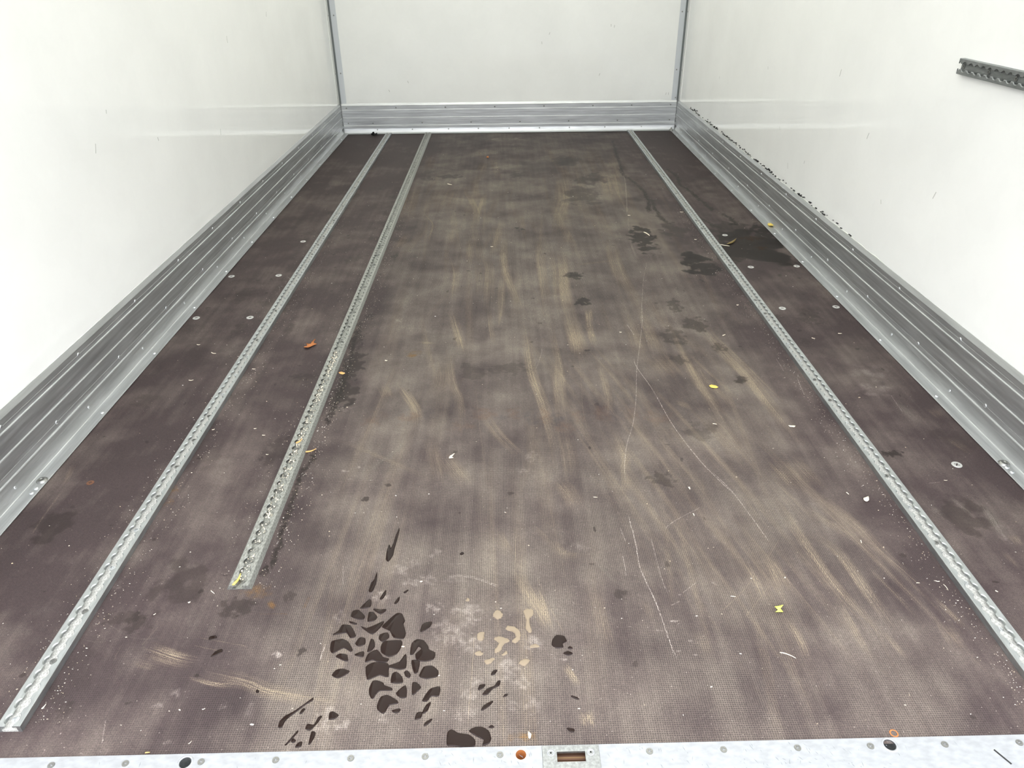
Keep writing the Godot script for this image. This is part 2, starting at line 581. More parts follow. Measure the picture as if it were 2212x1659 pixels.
	scuff("tan",.064,.32,[.552,-.671,.569,-.595,.583,-.533])
	scuff("tan",.033,.25,[.41,-.877,.454,-.774,.483,-.597])
	scuff("tan",.026,.22,[.091,-.808,.097,-.669,.093,-.567])
	scuff("tan",.017,.3,[.375,-.906,.416,-.867])
	scuff("pale",.003,.75,[.312,-1.134,.31,-1.081,.332,-.958,.35,-.797,.383,-.649,.424,-.537])
	scuff("pale",.003,.6,[.324,-1.34,.334,-1.269])
	scuff("pale",.002,.4,[.698,-1.115,.696,-1.044])
	scuff("pale",.001,.4,[.719,-1.012,.706,-.924])
	scuff("pale",.002,.5,[.396,-1.51,.372,-1.355,.315,-1.094,.302,-1.03,.281,-.908,.257,-.804,.231,-.723,.214,-.645,.207,-.58])
	scuff("tan",.002,.35,[.173,-1.345,.154,-.998,.146,-.885,.147,-.782])
	scuff("pale",.002,.6,[.398,-.615,.421,-.551,.437,-.474,.45,-.401])
	scuff("pale",.002,.8,[.197,-.48,.199,-.404,.197,-.337,.209,-.265,.214,-.219,.216,-.19,.219,-.157,.223,-.14])
	scuff("pale",.002,.4,[.176,-.447,.181,-.404])
	scuff("pale",.002,.4,[.23,-.416,.23,-.322,.235,-.272])
	scuff("pale",.001,.4,[.262,-.441,.287,-.464,.344,-.501])
	scuff("pale",.002,.35,[.29,-.301,.26,-.277])
	scuff("pale",.002,.35,[.234,-.249,.252,-.259])
	scuff("tan",.002,.5,[.396,-.315,.367,-.28,.319,-.237])
	scuff("tan",.002,.45,[.418,-.293,.354,-.223])
	scuff("tan",.002,.45,[.472,-.407,.436,-.361])
	scuff("pale",.002,.4,[.17,-.37,.169,-.318])
	scuff("tan",.01,.35,[.385,-.375,.392,-.324,.395,-.28,.393,-.24])
	scuff("tan",.021,.34,[.431,-.383,.438,-.309,.436,-.255])
	scuff("tan",.029,.28,[.062,-.603,.089,-.544,.097,-.493])
	scuff("tan",.017,.22,[.039,-.423,.06,-.376,.103,-.369])
	scuff("tan",.014,.5,[.001,-.302,.015,-.251,.026,-.194])
	scuff("tan",.009,.2,[.007,-.457,.044,-.395])
	scuff("grey",.006,.25,[.114,-.369,.143,-.315,.17,-.287])
	scuff("tan",.014,.25,[.211,-.619,.204,-.541])
	scuff("tan",.002,.3,[.376,-.615,.339,-.433])
	scuff("tan",.001,.5,[.01,-.318,.029,-.251,.047,-.198])
	scuff("tan",.017,.16,[.106,-.316,.114,-.211,.122,-.131])
	scuff("tan",.016,.14,[.268,-.208,.268,-.128])
	scuff("tan",.012,.18,[.188,-.273,.201,-.209])
	scuff("tan",.016,.42,[.494,-.572,.508,-.469,.523,-.326,.538,-.252,.558,-.189,.555,-.132])
	scuff("tan",.018,.38,[.515,-.435,.565,-.379,.58,-.264,.592,-.162])
	scuff("tan",.019,.42,[.532,-.611,.597,-.52,.634,-.439,.648,-.368,.671,-.306,.684,-.262])
	scuff("tan",.008,.36,[.684,-.262,.701,-.21,.703,-.179])
	scuff("tan",.014,.32,[.546,-.511,.574,-.46,.623,-.387])
	scuff("tan",.011,.28,[.416,-.229,.428,-.18,.426,-.123])
	scuff("grey",.014,.3,[.801,-.497,.811,-.455])
	scuff("grey",.016,.35,[.914,-.513,.9,-.426,.895,-.381])
	scuff("grey",.007,.3,[.852,-.54,.861,-.503,.87,-.454])
	scuff("tan",.013,.25,[.912,-.412,.913,-.374])
	scuff("tan",.008,.25,[.87,-.375,.875,-.313])
	scuff("tan",.011,.22,[.517,-.279,.523,-.178,.517,-.121])
	scuff("tan",.009,.25,[.568,-.193,.581,-.122])
	scuff("tan",.02,.2,[.674,-.211,.674,-.14])
	scuff("tan",.002,.5,[.653,-.356,.675,-.292])
	scuff("grey",.017,.22,[.917,-.928,.924,-.809,.935,-.76])
	scuff("pale",.001,.35,[.921,-.917,.912,-.836])
	scuff("grey",.046,.2,[.854,-1.025,.971,-1.01])
	scuff("grey",.038,.15,[.81,-1.159,.894,-1.122])
	scuff("tan",.019,.22,[.986,-.86,.993,-.803])
	scuff("tan",.018,.18,[.963,-.735,.986,-.657])
	scuff("pale",.001,.35,[.836,-.566,.863,-.57])
	scuff("tan",.021,.42,[-.633,-.182,-.571,-.158,-.53,-.149])
	scuff("tan",.011,.32,[-.64,-.155,-.581,-.137])
	scuff("tan",.006,.5,[-.544,-.127,-.49,-.109,-.444,-.107])
	scuff("tan",.018,.38,[-.535,-.136,-.446,-.113,-.405,-.096,-.331,-.08,-.278,-.073])
	scuff("tan",.002,.4,[-.549,-.199,-.462,-.179])
	scuff("tan",.002,.35,[-.55,-.183,-.501,-.17])
	scuff("ochre",.003,.3,[-.463,-.246,-.415,-.245])
	scuff("ochre",.004,.35,[-.386,-.283,-.39,-.257])
	scuff("ochre",.008,.4,[-.454,-.272,-.438,-.256])
	scuff("pale",.001,.75,[-.338,-.181,-.339,-.149])
	scuff("tan",.002,.4,[-.634,-.184,-.623,-.222])
	scuff("tan",.002,.25,[-.668,-.185,-.666,-.156])
	scuff("pale",.001,.3,[-.63,-.053,-.618,-.016])
	scuff("tan",.015,.5,[-.03,-.354,-.013,-.298,.022,-.208,.033,-.183])
	scuff("tan",.009,.4,[.042,-.14,.064,-.093])
	scuff("tan",.015,.42,[.069,-.057,.072,-.024])
	scuff("pale",.004,.35,[-.149,-.326,-.106,-.322,-.06,-.299])
	scuff("pale",.003,.3,[-.148,-.356,-.121,-.356])
	scuff("tan",.001,.6,[-.097,-.198,-.102,-.032])
	scuff("pale",.002,.3,[-.342,-.357,-.333,-.309])
	scuff("tan",.001,.4,[-.026,-.451,-.028,-.354])
	scuff("tan",.017,.25,[-.067,-.451,-.033,-.361])
	scuff("ochre",.006,.3,[-.033,-.014,-.004,-.016])
	scuff("tan",.005,.3,[-.97,-.579,-.966,-.504,-.96,-.452])
	scuff("tan",.009,.2,[-.996,-.691,-.976,-.597])
	trail(.023,.5,[.613,-3.837,.586,-3.399,.565,-3.078,.589,-2.964,.615,-2.775,.61,-2.622,.585,-2.447])
	trail(.025,.5,[.632,-2.621,.619,-2.413,.634,-2.285])
	trail(.025,.55,[.808,-3.16,.827,-3.019,.811,-2.889,.829,-2.765,.847,-2.611,.86,-2.452])
	trail(.024,.55,[.893,-2.401,.91,-2.336,.913,-2.259])
	trail(.019,.5,[.787,-2.357,.807,-2.278,.834,-2.217])
	trail(.018,.5,[-.483,-1.366,-.479,-1.264,-.468,-1.143,-.467,-1.016,-.465,-.901,-.469,-.823])
	trail(.015,.5,[-.468,-.709,-.481,-.628,-.48,-.539,-.476,-.459,-.472,-.383,-.484,-.335])
	blob("wet",.892,-1.994,.145,.218,.9)
	blob("wet",1,-2.124,.055,.124,.8)
	blob("wet",.651,-1.821,.063,.125,.85)
	blob("wet",.501,-2.102,.046,.164,.7)
	blob("wet",.644,-2.195,.061,.086,.4)
	blob("wet",.873,-2.201,.094,.087,.45)
	blob("wet",.29,-3.362,.082,.13,.4)
	blob("wet",.391,-2.995,.076,.11,.4)
	blob("wet",.317,-2.71,.087,.153,.35)
	blob("wet",.121,-3.243,.123,.124,.2)
	blob("wet",-.473,-1.264,.021,.068,.5)
	blob("wet",-.454,-1.103,.029,.085,.55)
	blob("wet",-.458,-.957,.039,.063,.55)
	blob("wet",-.46,-1.423,.015,.026,.5)
	blob("wet",.811,-.671,.026,.011,.7)
	blob("wet",.203,-1.726,.024,.032,.55)
	blob("wet",.206,-1.508,.026,.031,.7)
	blob("wet",.199,-1.737,.037,.027,.5)
	blob("wet",-.136,-1.068,.041,.038,.22)
	blob("wet",-.038,-1.084,.047,.039,.2)
	blob("wet",.57,-1.004,.021,.018,.5)
	blob("wet",.523,-1.334,.042,.048,.4)
	blob("wet",.495,-1.47,.022,.053,.4)
	blob("wet",.561,-1.182,.02,.028,.35)
	blob("wet",.445,-1.258,.034,.053,.3)
	blob("wet",.432,-1.117,.026,.027,.3)
	blob("wet",.414,-.775,.041,.039,.2)
	blob("wet",.154,-.277,.014,.011,.3)
	blob("wet",.284,-.593,.03,.024,.3)
	blob("wet",-.58,-.298,.005,.005,.5)
	blob("wet",-.421,-.284,.012,.013,.3)
	blob("wet",-.503,-.262,.032,.021,.35)
	blob("wet",-.658,-.233,.022,.022,.3)
	blob("wet",-.692,-.243,.036,.015,.25)
	blob("wet",.031,-3.103,.036,.07,.4)
	blob("wet",-.313,-3.074,.071,.041,.5)
	blob("wet",-.417,-3.034,.035,.036,.4)
	blob("wet",-.435,-3.173,.037,.033,.4)
	blob("wet",.01,-2.25,.011,.013,.7)
	blob("wet",.033,-2.234,.01,.013,.7)
	blob("wet",-.449,-1.944,.013,.025,.5)
	blob("pale",-.178,-.384,.014,.012,.4)
	blob("pale",-.235,-.343,.016,.015,.4)
	blob("pale",-.214,-.358,.014,.011,.35)
	blob("pale",-.212,-.313,.019,.011,.45)
	blob("pale",-.186,-.32,.016,.018,.4)
	blob("pale",-.168,-.254,.015,.013,.6)
	blob("pale",-.111,-.249,.028,.016,.55)
	blob("pale",-.139,-.211,.027,.019,.5)
	blob("pale",-.103,-.223,.015,.01,.55)
	blob("pale",-.133,-.187,.032,.012,.45)
	blob("pale",-.101,-.174,.022,.015,.45)
	blob("pale",-.043,-.136,.019,.02,.5)
	blob("pale",-.023,-.103,.014,.016,.5)
	blob("pale",-.1,-.083,.014,.01,.5)
	blob("pale",-.092,-.104,.011,.011,.45)
	blob("pale",-.306,-.055,.018,.015,.5)
	blob("pale",-.283,-.037,.013,.01,.55)
	blob("pale",-.316,-.031,.017,.014,.4)
	blob("pale",-.008,-.064,.013,.015,.4)
	blob("pale",-.041,-.064,.013,.01,.35)
	blob("pale",-.004,-.178,.017,.018,.5)
	blob("pale",-.264,-.279,.018,.017,.5)
	blob("pale",-.135,-.319,.021,.011,.3)
	blob("pale",-.227,-.053,.011,.015,.35)
	blob("pale",-.41,-.163,.007,.007,.6)
	blob("pale",-.326,-.238,.01,.016,.35)
	blob("pale",-.103,-.051,.022,.015,.3)
	blob("pale",-.05,-.114,.019,.016,.35)
	blob("pale",-.546,-.094,.011,.01,.4)
	blob("pale",-.563,-.075,.01,.008,.35)
	blob("pale",-.468,-.073,.01,.008,.35)
	blob("pale",-.409,-.162,.008,.008,.6)
	blob("pale",-.424,-.064,.007,.017,.25)
	blob("pale",-.522,-.015,.01,.005,.3)
	blob("pale",.092,-.394,.024,.016,.25)
	blob("pale",-.365,-1.387,.014,.017,.4)
	blob("pale",-.437,-.89,.017,.016,.35)
	blob("pale",-.391,-.639,.008,.005,.7)
	blob("pale",-.375,-.61,.006,.003,.7)
	blob("pale",-.362,-.651,.005,.004,.6)
	blob("pale",.011,-.68,.016,.022,.3)
	blob("pale",-.006,-.63,.018,.012,.3)
	blob("pale",.768,-1.133,.039,.027,.2)
	blob("pale",.921,-1.036,.049,.044,.3)
	blob("pale",.893,-.94,.053,.034,.3)
	blob("pale",.896,-.4,.009,.013,.3)
	blob("pale",.322,-.298,.005,.005,.8)
	blob("pale",.251,-.175,.005,.003,.8)
	blob("pale",.233,-.216,.008,.002,.8)
	blob("pale",.161,-.191,.004,.002,.8)
	blob("pale",.204,-.197,.009,.003,.7)
	blob("pale",.255,-.273,.004,.002,.8)
	blob("pale",.254,-.148,.006,.002,.7)
	blob("pale",.228,-.156,.007,.001,.7)
	blob("pale",.043,-.144,.006,.003,.7)
	blob("pale",.158,-.206,.005,.001,.7)
	blob("pale",.077,-.295,.003,.002,.8)
	blob("pale",-.095,-3.942,.029,.033,.6)
	blob("pale",.048,-3.934,.043,.04,.55)
	blob("pale",.01,-3.775,.028,.025,.6)
	blob("pale",-.735,-.315,.013,.011,.3)
	blob("rust",-.282,-.844,.031,.031,.3)
	blob("rust",-.358,-.841,.034,.031,.22)
	blob("rust",-.105,-.86,.043,.031,.28)
	blob("rust",-.023,-.857,.02,.031,.3)
	blob("oil",.016,-.841,.02,.036,.35)
	blob("oil",-.051,-.837,.02,.031,.3)
	blob("oil",-.119,-.86,.017,.026,.25)
	blob("oil",-.228,-.863,.023,.026,.2)
	blob("oil",.078,-.834,.02,.031,.28)
	blob("oil",-.296,-.865,.017,.021,.2)
	blob("rust",.053,-.845,.017,.041,.3)
	blob("rust",-.145,-.805,.039,.02,.22)
	blob("rust",.097,-.793,.033,.025,.25)
	blob("oil",.228,-.851,.017,.036,.25)
	blob("rust",.191,-.852,.025,.042,.28)
	blob("rust",.131,-.843,.017,.031,.2)
	blob("rust",.323,-.832,.034,.036,.25)
	blob("oil",.293,-.854,.017,.031,.15)
	blob("rust",.264,-.85,.017,.031,.2)
	blob("oil",.087,-.824,.02,.03,.2)
	blob("ochre",-.481,-.298,.024,.016,.45)
	blob("ochre",-.481,-.294,.025,.014,.35)
	blob("ochre",-.449,-.266,.01,.01,.35)
	blob("ochre",-.3,-1.172,.02,.028,.4)
	blob("ochre",.923,-2.086,.054,.027,.4)
	blob("ochre",.927,-1.98,.026,.025,.4)
	blob("ochre",.84,-2.049,.022,.016,.35)
	blob("ochre",-.023,-.014,.026,.007,.35)
	blob("ochre",-.74,-.58,.014,.018,.5)
	blob("ochre",-.731,-.543,.01,.012,.4)

func board_material(b: Board) -> StandardMaterial3D:
	var m := StandardMaterial3D.new()
	m.albedo_texture = ImageTexture.create_from_image(Image.create_from_data(b.w, b.h, false, Image.FORMAT_RGB8, b.d))
	m.roughness = 1.0
	m.roughness_texture = ImageTexture.create_from_image(Image.create_from_data(b.w >> 1, b.h >> 1, false, Image.FORMAT_L8, b.rough))
	m.metallic_specular = 0.36
	return m

# The pressed wire mesh of the film: light rubbed lines round dark cells.
func mesh_pattern() -> ImageTexture:
	var im := Image.create(64, 64, false, Image.FORMAT_RGB8)
	for j in 64:
		for i in 64:
			var u := absf((i % 16) / 8.0 - 1.0)
			var v := absf((j % 16) / 8.0 - 1.0)
			var t := maxf(smoothstep(0.45, 0.95, u), smoothstep(0.45, 0.95, v))
			var g := lerpf(0.64, 1.0, t)
			im.set_pixel(i, j, Color(g, g, g))
	return ImageTexture.create_from_image(im)

# Where the mesh still shows: rubbed clean of gloss in the middle lane, filled and dull at the sides.
func worn_mask() -> ImageTexture:
	var im := Image.create(128, 128, false, Image.FORMAT_RGB8)
	noise.seed = 77
	noise.frequency = 0.05
	noise.fractal_octaves = 3
	for j in 128:
		for i in 128:
			var x := (i + 0.5) / 128.0 * 2.04 - 1.02
			var g := 0.34 + 0.5 * smoothstep(-0.66, -0.38, x) * (1.0 - smoothstep(0.55, 0.72, x)) + 0.35 * noise.get_noise_2d(i, j)
			im.set_pixel(i, j, Color(g, g, g))
	return ImageTexture.create_from_image(im)

# ---------------------------------------------------------------- materials

func noise_image(w: int, h: int, f: float, octaves: int, seed_: int, lo: float, hi: float) -> Image:
	var k := FastNoiseLite.new()
	k.seed = seed_
	k.frequency = f
	k.fractal_octaves = octaves
	var im := k.get_seamless_image(w, h)
	im.convert(Image.FORMAT_RGB8)
	var d := im.get_data()
	for i in d.size():
		d[i] = int(255.0 * lerpf(lo, hi, d[i] / 255.0))
	return Image.create_from_data(w, h, false, Image.FORMAT_RGB8, d)

func plain(c: Color, rough: float, metal := 0.0, spec := 0.5) -> StandardMaterial3D:
	var m := StandardMaterial3D.new()
	m.albedo_color = c
	m.roughness = rough
	m.metallic = metal
	m.metallic_specular = spec
	return m

# Rolled or extruded metal whose scratches run along STRETCH (small numbers: long marks).
func metal(c: Color, rough_lo: float, rough_hi: float, stretch: Vector3, seed_: int, mottle := 0.8, metallic := 1.0) -> StandardMaterial3D:
	var m := StandardMaterial3D.new()
	m.albedo_color = c
	m.metallic = metallic
	m.albedo_texture = ImageTexture.create_from_image(noise_image(256, 256, 0.02, 5, seed_, mottle, 1.0))
	m.roughness = 1.0
	m.roughness_texture = ImageTexture.create_from_image(noise_image(256, 256, 0.03, 4, seed_ + 1, rough_lo, rough_hi))
	m.uv1_triplanar = true
	m.uv1_world_triplanar = true
	m.uv1_scale = stretch
	return m

func make_materials() -> void:
	paint_floor()
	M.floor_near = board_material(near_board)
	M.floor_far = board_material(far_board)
	var pattern := mesh_pattern()
	var worn := worn_mask()
	for m in [M.floor_near, M.floor_far]:
		m.detail_enabled = true
		m.detail_albedo = pattern
		m.detail_blend_mode = BaseMaterial3D.BLEND_MODE_MUL
		m.detail_uv_layer = BaseMaterial3D.DETAIL_UV_2
		m.detail_mask = worn
	M.m_ply = plain(Color(0.30, 0.20, 0.13), 0.8)
	M.m_water = plain(Color(0.098, 0.052, 0.040), 0.07, 0.0, 0.32)
	M.m_mud = plain(Color(0.475, 0.425, 0.355), 0.9)
	M.kick = metal(Color(0.825, 0.832, 0.835), 0.33, 0.50, Vector3(14, 14, 0.8), 31, 0.86, 0.9)
	M.kick.uv1_world_triplanar = false
	M.rail = metal(Color(0.74, 0.755, 0.755), 0.38, 0.55, Vector3(20, 20, 4), 35, 0.86)
	M.slot = metal(Color(0.78, 0.78, 0.76), 0.5, 0.7, Vector3(60, 60, 40), 37, 0.66, 0.15)
	M.dirty = metal(Color(0.72, 0.725, 0.705), 0.5, 0.75, Vector3(50, 50, 22), 39, 0.7)
	M.sill = metal(Color(0.585, 0.595, 0.605), 0.35, 0.6, Vector3(9, 9, 16), 41, 0.9, 0.3)
	M.plate = metal(Color(0.66, 0.67, 0.67), 0.4, 0.6, Vector3(30, 30, 30), 43, 0.8)
	M.rivet = plain(Color(0.84, 0.85, 0.86), 0.32, 1.0)
	M.screw = plain(Color(0.55, 0.55, 0.54), 0.38, 1.0)
	M.zinc = plain(Color(0.80, 0.80, 0.79), 0.45, 0.8)
	M.rusty = plain(Color(0.37, 0.245, 0.17), 0.85, 0.1)
	M.grey_rail = metal(Color(0.60, 0.61, 0.61), 0.5, 0.65, Vector3(20, 20, 4), 45, 0.86)
	M.corner_shade = plain(Color(0.40, 0.42, 0.42), 0.6)  # shade and dark reflection of the corner joint, put into the colour
	M.mark = plain(Color(0.73, 0.73, 0.71), 0.6)
	M.post = plain(Color(0.77, 0.785, 0.80), 0.4)
	M.old_wood = plain(Color(0.40, 0.31, 0.20), 0.8)
	M.scratch = plain(Color(0.40, 0.42, 0.44), 0.5)
	M.sealant = plain(Color(0.82, 0.83, 0.80), 0.5)
	M.black = plain(Color(0.045, 0.045, 0.045), 0.6)
	M.pale = plain(Color(0.86, 0.82, 0.74), 0.8)
	M.wood = plain(Color(0.80, 0.62, 0.38), 0.75)
	M.leaf_brown = plain(Color(0.60, 0.36, 0.17), 0.6)
	M.leaf_yellow = plain(Color(0.86, 0.76, 0.36), 0.6)
	M.leaf_green = plain(Color(0.72, 0.74, 0.34), 0.6)
	M.leaf_olive = plain(Color(0.42, 0.35, 0.15), 0.5)
	M.rust = plain(Color(0.60, 0.37, 0.19), 0.8)
	var grp := metal(Color(0.937, 0.938, 0.926), 0.035, 0.07, Vector3(0.6, 0.6, 0.6), 51, 0.975, 0.0)
	M.wall = grp
	var roof := plain(Color(0.96, 0.96, 0.95), 0.45)
	roof.backlight_enabled = true
	roof.backlight = Color(1.0, 1.0, 0.975)
	M.roof = roof

# ---------------------------------------------------------------- the body

func build_shell() -> void:
	# the floor: two boards' length of one painted surface on a plywood slab
	var slab := begin()
	box(slab, Vector3(-WX, -0.03, ZF), Vector3(WX, -0.0005, 0.0))
	var floor_ := thing("floor")
	tag(floor_, "worn dark brown film-faced plywood floor with tan scuffs and wet stains", "floor", "", "structure")
	put(floor_, "plywood_slab", done(slab), M.m_ply)
	for b in [far_board, near_board]:
		var z0: float = b.z0 if b == near_board else -4.13
		var z1: float = 0.006 if b == near_board else b.z1
		var st := begin()
		for p in [[-1.02, z0], [1.02, z0], [1.02, z1], [-1.02, z0], [1.02, z1], [-1.02, z1]]:
			st.set_uv(Vector2((p[0] + 1.02) / 2.04, (p[1] - b.z0) / (b.z1 - b.z0)))
			st.set_uv2(Vector2(p[0], p[1]) / (0.0034 * 4))
			st.set_normal(Vector3.UP)
			st.add_vertex(Vector3(p[0], 0, p[1]))
		put(floor_, "film_face", st.commit(), M.floor_near if b == near_board else M.floor_far)
	var head := screw_mesh(0.0105, 0.0007)
	for p in [[-0.9966, -1.766], [-0.8326, -1.769], [-0.9963, -1.427], [-0.830, -1.425], [0.830, -1.788], [0.994, -1.791], [0.8246, -1.439], [0.9948, -1.444], [0.929, -0.628], [-0.83, -2.12], [0.83, -2.13]]:
		put(floor_, "floor_screw", head, M.zinc, Transform3D(Basis(Vector3.UP, rng.randf() * TAU), Vector3(p[0], 0, p[1])))
	var o := put(floor_, "floor_screw", screw_mesh(0.0075, 0.0007), M.rusty, Transform3D(Basis(), Vector3(-0.9247, 0, -0.611)))
	o.set_meta("label", "rusty screw head")
	o = put(floor_, "floor_screw", lathe(PackedVector2Array([Vector2(0.0062, 0), Vector2(0.0058, 0.0005), Vector2(0.0046, 0.0005), Vector2(0.0042, 0.0001)])), M.rust, Transform3D(Basis(), Vector3(0.502, 0, -0.0095)))
	o.set_meta("label", "drilled hole with a ring of bare wood")

	for s in [-1, 1]:
		var st := begin()
		box(st, Vector3(minf(s * WX, s * (WX + 0.03)), -0.03, ZF - 0.03), Vector3(maxf(s * WX, s * (WX + 0.03)), HT, 0.06))
		var w := put(self, "wall_left" if s < 0 else "wall_right", done(st), M.wall)
		tag(w, "glossy white side wall without a rail" if s < 0 else "glossy white side wall that carries a grey lashing rail", "wall", "", "structure")
		var marks := [[-2.35, 0.70], [-1.25, 0.55], [-2.1, 0.42], [-1.6, 0.5], [-2.9, 0.75], [-1.35, 0.62]] if s < 0 else [[-1.9, 0.62], [-2.35, 0.36], [-1.62, 0.48], [-1.45, 0.33], [-2.6, 0.55], [-2.2, 0.25], [-1.2, 0.42], [-2.05, 0.30], [-3.3, 0.42]]
		for p in marks:
			var k := begin()
			var l := rng.randf_range(0.004, 0.012)
			box(k, Vector3(-0.0004, -l, -0.0012), Vector3(0.0004, l, 0.0012))
			put(w, "scuff_mark", done(k), M.mark, Transform3D(Basis(Vector3.RIGHT, rng.randf_range(-0.6, 0.6)), Vector3(s * (WX - 0.0002), p[1], p[0])))
	var fw := begin()
	box(fw, Vector3(-WX, -0.03, ZF - 0.03), Vector3(WX, HT, ZF))
	var front := put(self, "wall_front", done(fw), M.wall)
	tag(front, "plain glossy white front wall above the ribbed kick plate", "wall", "", "structure")
	for p in [[0.20, 0.51], [0.245, 0.56], [0.61, 0.60], [0.63, 0.595], [0.975, 0.215], [0.99, 0.215], [0.555, 0.33], [-0.62, 0.30], [-0.74, 0.25]]:
		var k := begin()
		box(k, Vector3(-0.0015, -0.007, -0.0004), Vector3(0.0015, 0.007, 0.0004))
		put(front, "scuff_mark", done(k), M.mark, Transform3D(Basis(Vector3.BACK, rng.randf_range(-0.5, 0.5)), Vector3(p[0], p[1], ZF + 0.0002)))
	var rf := begin()
	box(rf, Vector3(-WX - 0.03, HT, ZF - 0.03), Vector3(WX + 0.03, HT + 0.003, 0.06))
	tag(put(self, "ceiling", done(rf), M.roof), "translucent white roof panel over the load space", "ceiling", "", "structure")

	var header := begin()  # out of view, added to keep high sky light off the near walls
	box(header, Vector3(-WX - 0.03, HT - 0.26, 0.0), Vector3(WX + 0.03, HT, 0.06))
	tag(put(self, "added_trim_3", done(header), M.plate), "unseen metal header added across the top of the open rear end to dim the near walls", "header", "", "structure")

	# angle trims in the two front corners
	for s in [-1, 1]:
		var st := begin()
		var pr := PackedVector2Array([Vector2(0, 0), Vector2(0.044, 0), Vector2(0.044, 0.002), Vector2(0.0125, 0.002), Vector2(0.0125, 0.0006), Vector2(0.0006, 0.0006), Vector2(0.0006, 0.010), Vector2(0.002, 0.010), Vector2(0.002, 0.036), Vector2(0, 0.036)])
		# drawn out upwards: x = distance from the side wall, y = distance from the front wall
		var n := pr.size()
		for i in n:
			var a := pr[i]
			var b := pr[(i + 1) % n]
			var at := func(p: Vector2, y: float) -> Vector3:
				return Vector3(s * (WX - p.x), y, ZF + p.y)
			var t := b - a
			var out := Vector3(-s * t.y, 0, -t.x)
			quad(st, at.call(a, 0.178), at.call(b, 0.178), at.call(b, HT), at.call(a, HT), out)
		var post := thing("trim_1" if s < 0 else "trim_2")
		tag(post, "pale grey angle trim up the front corner beside the two close rails" if s < 0 else "pale grey angle trim up the front corner beside the lone rail", "corner trim", "", "structure")
		put(post, "angle_strip", done(st), M.post)
		var shade_strip := begin()  # dark strip across the corner, painted in place of the shade there
		quad(shade_strip, Vector3(s * (WX - 0.012), 0.178, ZF + 0.0008), Vector3(s * (WX - 0.0008), 0.178, ZF + 0.0095), Vector3(s * (WX - 0.0008), HT, ZF + 0.0095), Vector3(s * (WX - 0.012), HT, ZF + 0.0008), Vector3(-s, 0, 1))
		put(post, "corner_shade", done(shade_strip), M.corner_shade)
		var leg := begin()
		box(leg, Vector3(minf(s * (WX - 0.0022), s * WX), 0.18, ZF + 0.011), Vector3(maxf(s * (WX - 0.0022), s * WX), HT, ZF + 0.060))
		put(post, "painted_leg", done(leg), M.wall)
		var rivet := dome_mesh(0.0042, 0.002)
		for k in 6:
			var y := 0.353 + 0.316 * k
			put(post, "rivet", rivet, M.screw, Transform3D(Basis(Vector3.RIGHT, PI / 2), Vector3(s * (WX - 0.030), y, ZF + 0.002)))
			put(post, "rivet", rivet, M.screw, Transform3D(Basis(Vector3.BACK, s * PI / 2), Vector3(s * (WX - 0.002), y, ZF + 0.024)))
		if s > 0:
			put(post, "rivet", rivet, M.screw, Transform3D(Basis(Vector3.RIGHT, PI / 2), Vector3(s * (WX - 0.020), 0.192, ZF + 0.002)))

# The ribbed section: (distance from the wall face, height), from the floor edge up and back down the wall.
func kick_profile() -> PackedVector2Array:
	var p := PackedVector2Array([Vector2(0.022, 0.0), Vector2(0.026, 0.0015), Vector2(0.0395, 0.0017), Vector2(0.0395, 0.0031), Vector2(0.039, 0.0034), Vector2(0.0095, 0.0034), Vector2(0.0085, 0.0039)])
	for k in 9:
		var t := k / 8.0
		p.append(Vector2(0.0014 + 0.0068 * pow(1.0 - t, 1.6), 0.0040 + 0.0272 * t))
	p.append_array(PackedVector2Array([
		Vector2(0.0074, 0.0325), Vector2(0.0095, 0.0345), Vector2(0.0095, 0.0472), Vector2(0.0088, 0.0485), Vector2(0.0060, 0.0492),
		Vector2(0.0060, 0.0612), Vector2(0.0052, 0.0616), Vector2(0.0052, 0.0624), Vector2(0.0060, 0.0628), Vector2(0.0060, 0.0737), Vector2(0.0088, 0.0745), Vector2(0.0088, 0.0943), Vector2(0.0082, 0.0955), Vector2(0.0060, 0.0962),
		Vector2(0.0060, 0.1180), Vector2(0.0088, 0.1188), Vector2(0.0088, 0.1400), Vector2(0.0082, 0.1412), Vector2(0.0060, 0.1418),
		Vector2(0.0060, 0.1516), Vector2(0.0052, 0.1520), Vector2(0.0052, 0.1528), Vector2(0.0060, 0.1532), Vector2(0.0060, 0.1640), Vector2(0.0066, 0.1660), Vector2(0.0054, 0.1690), Vector2(0.0012, 0.1790), Vector2(0.0, 0.1795), Vector2(0.0, 0.0),
	]))
	return p

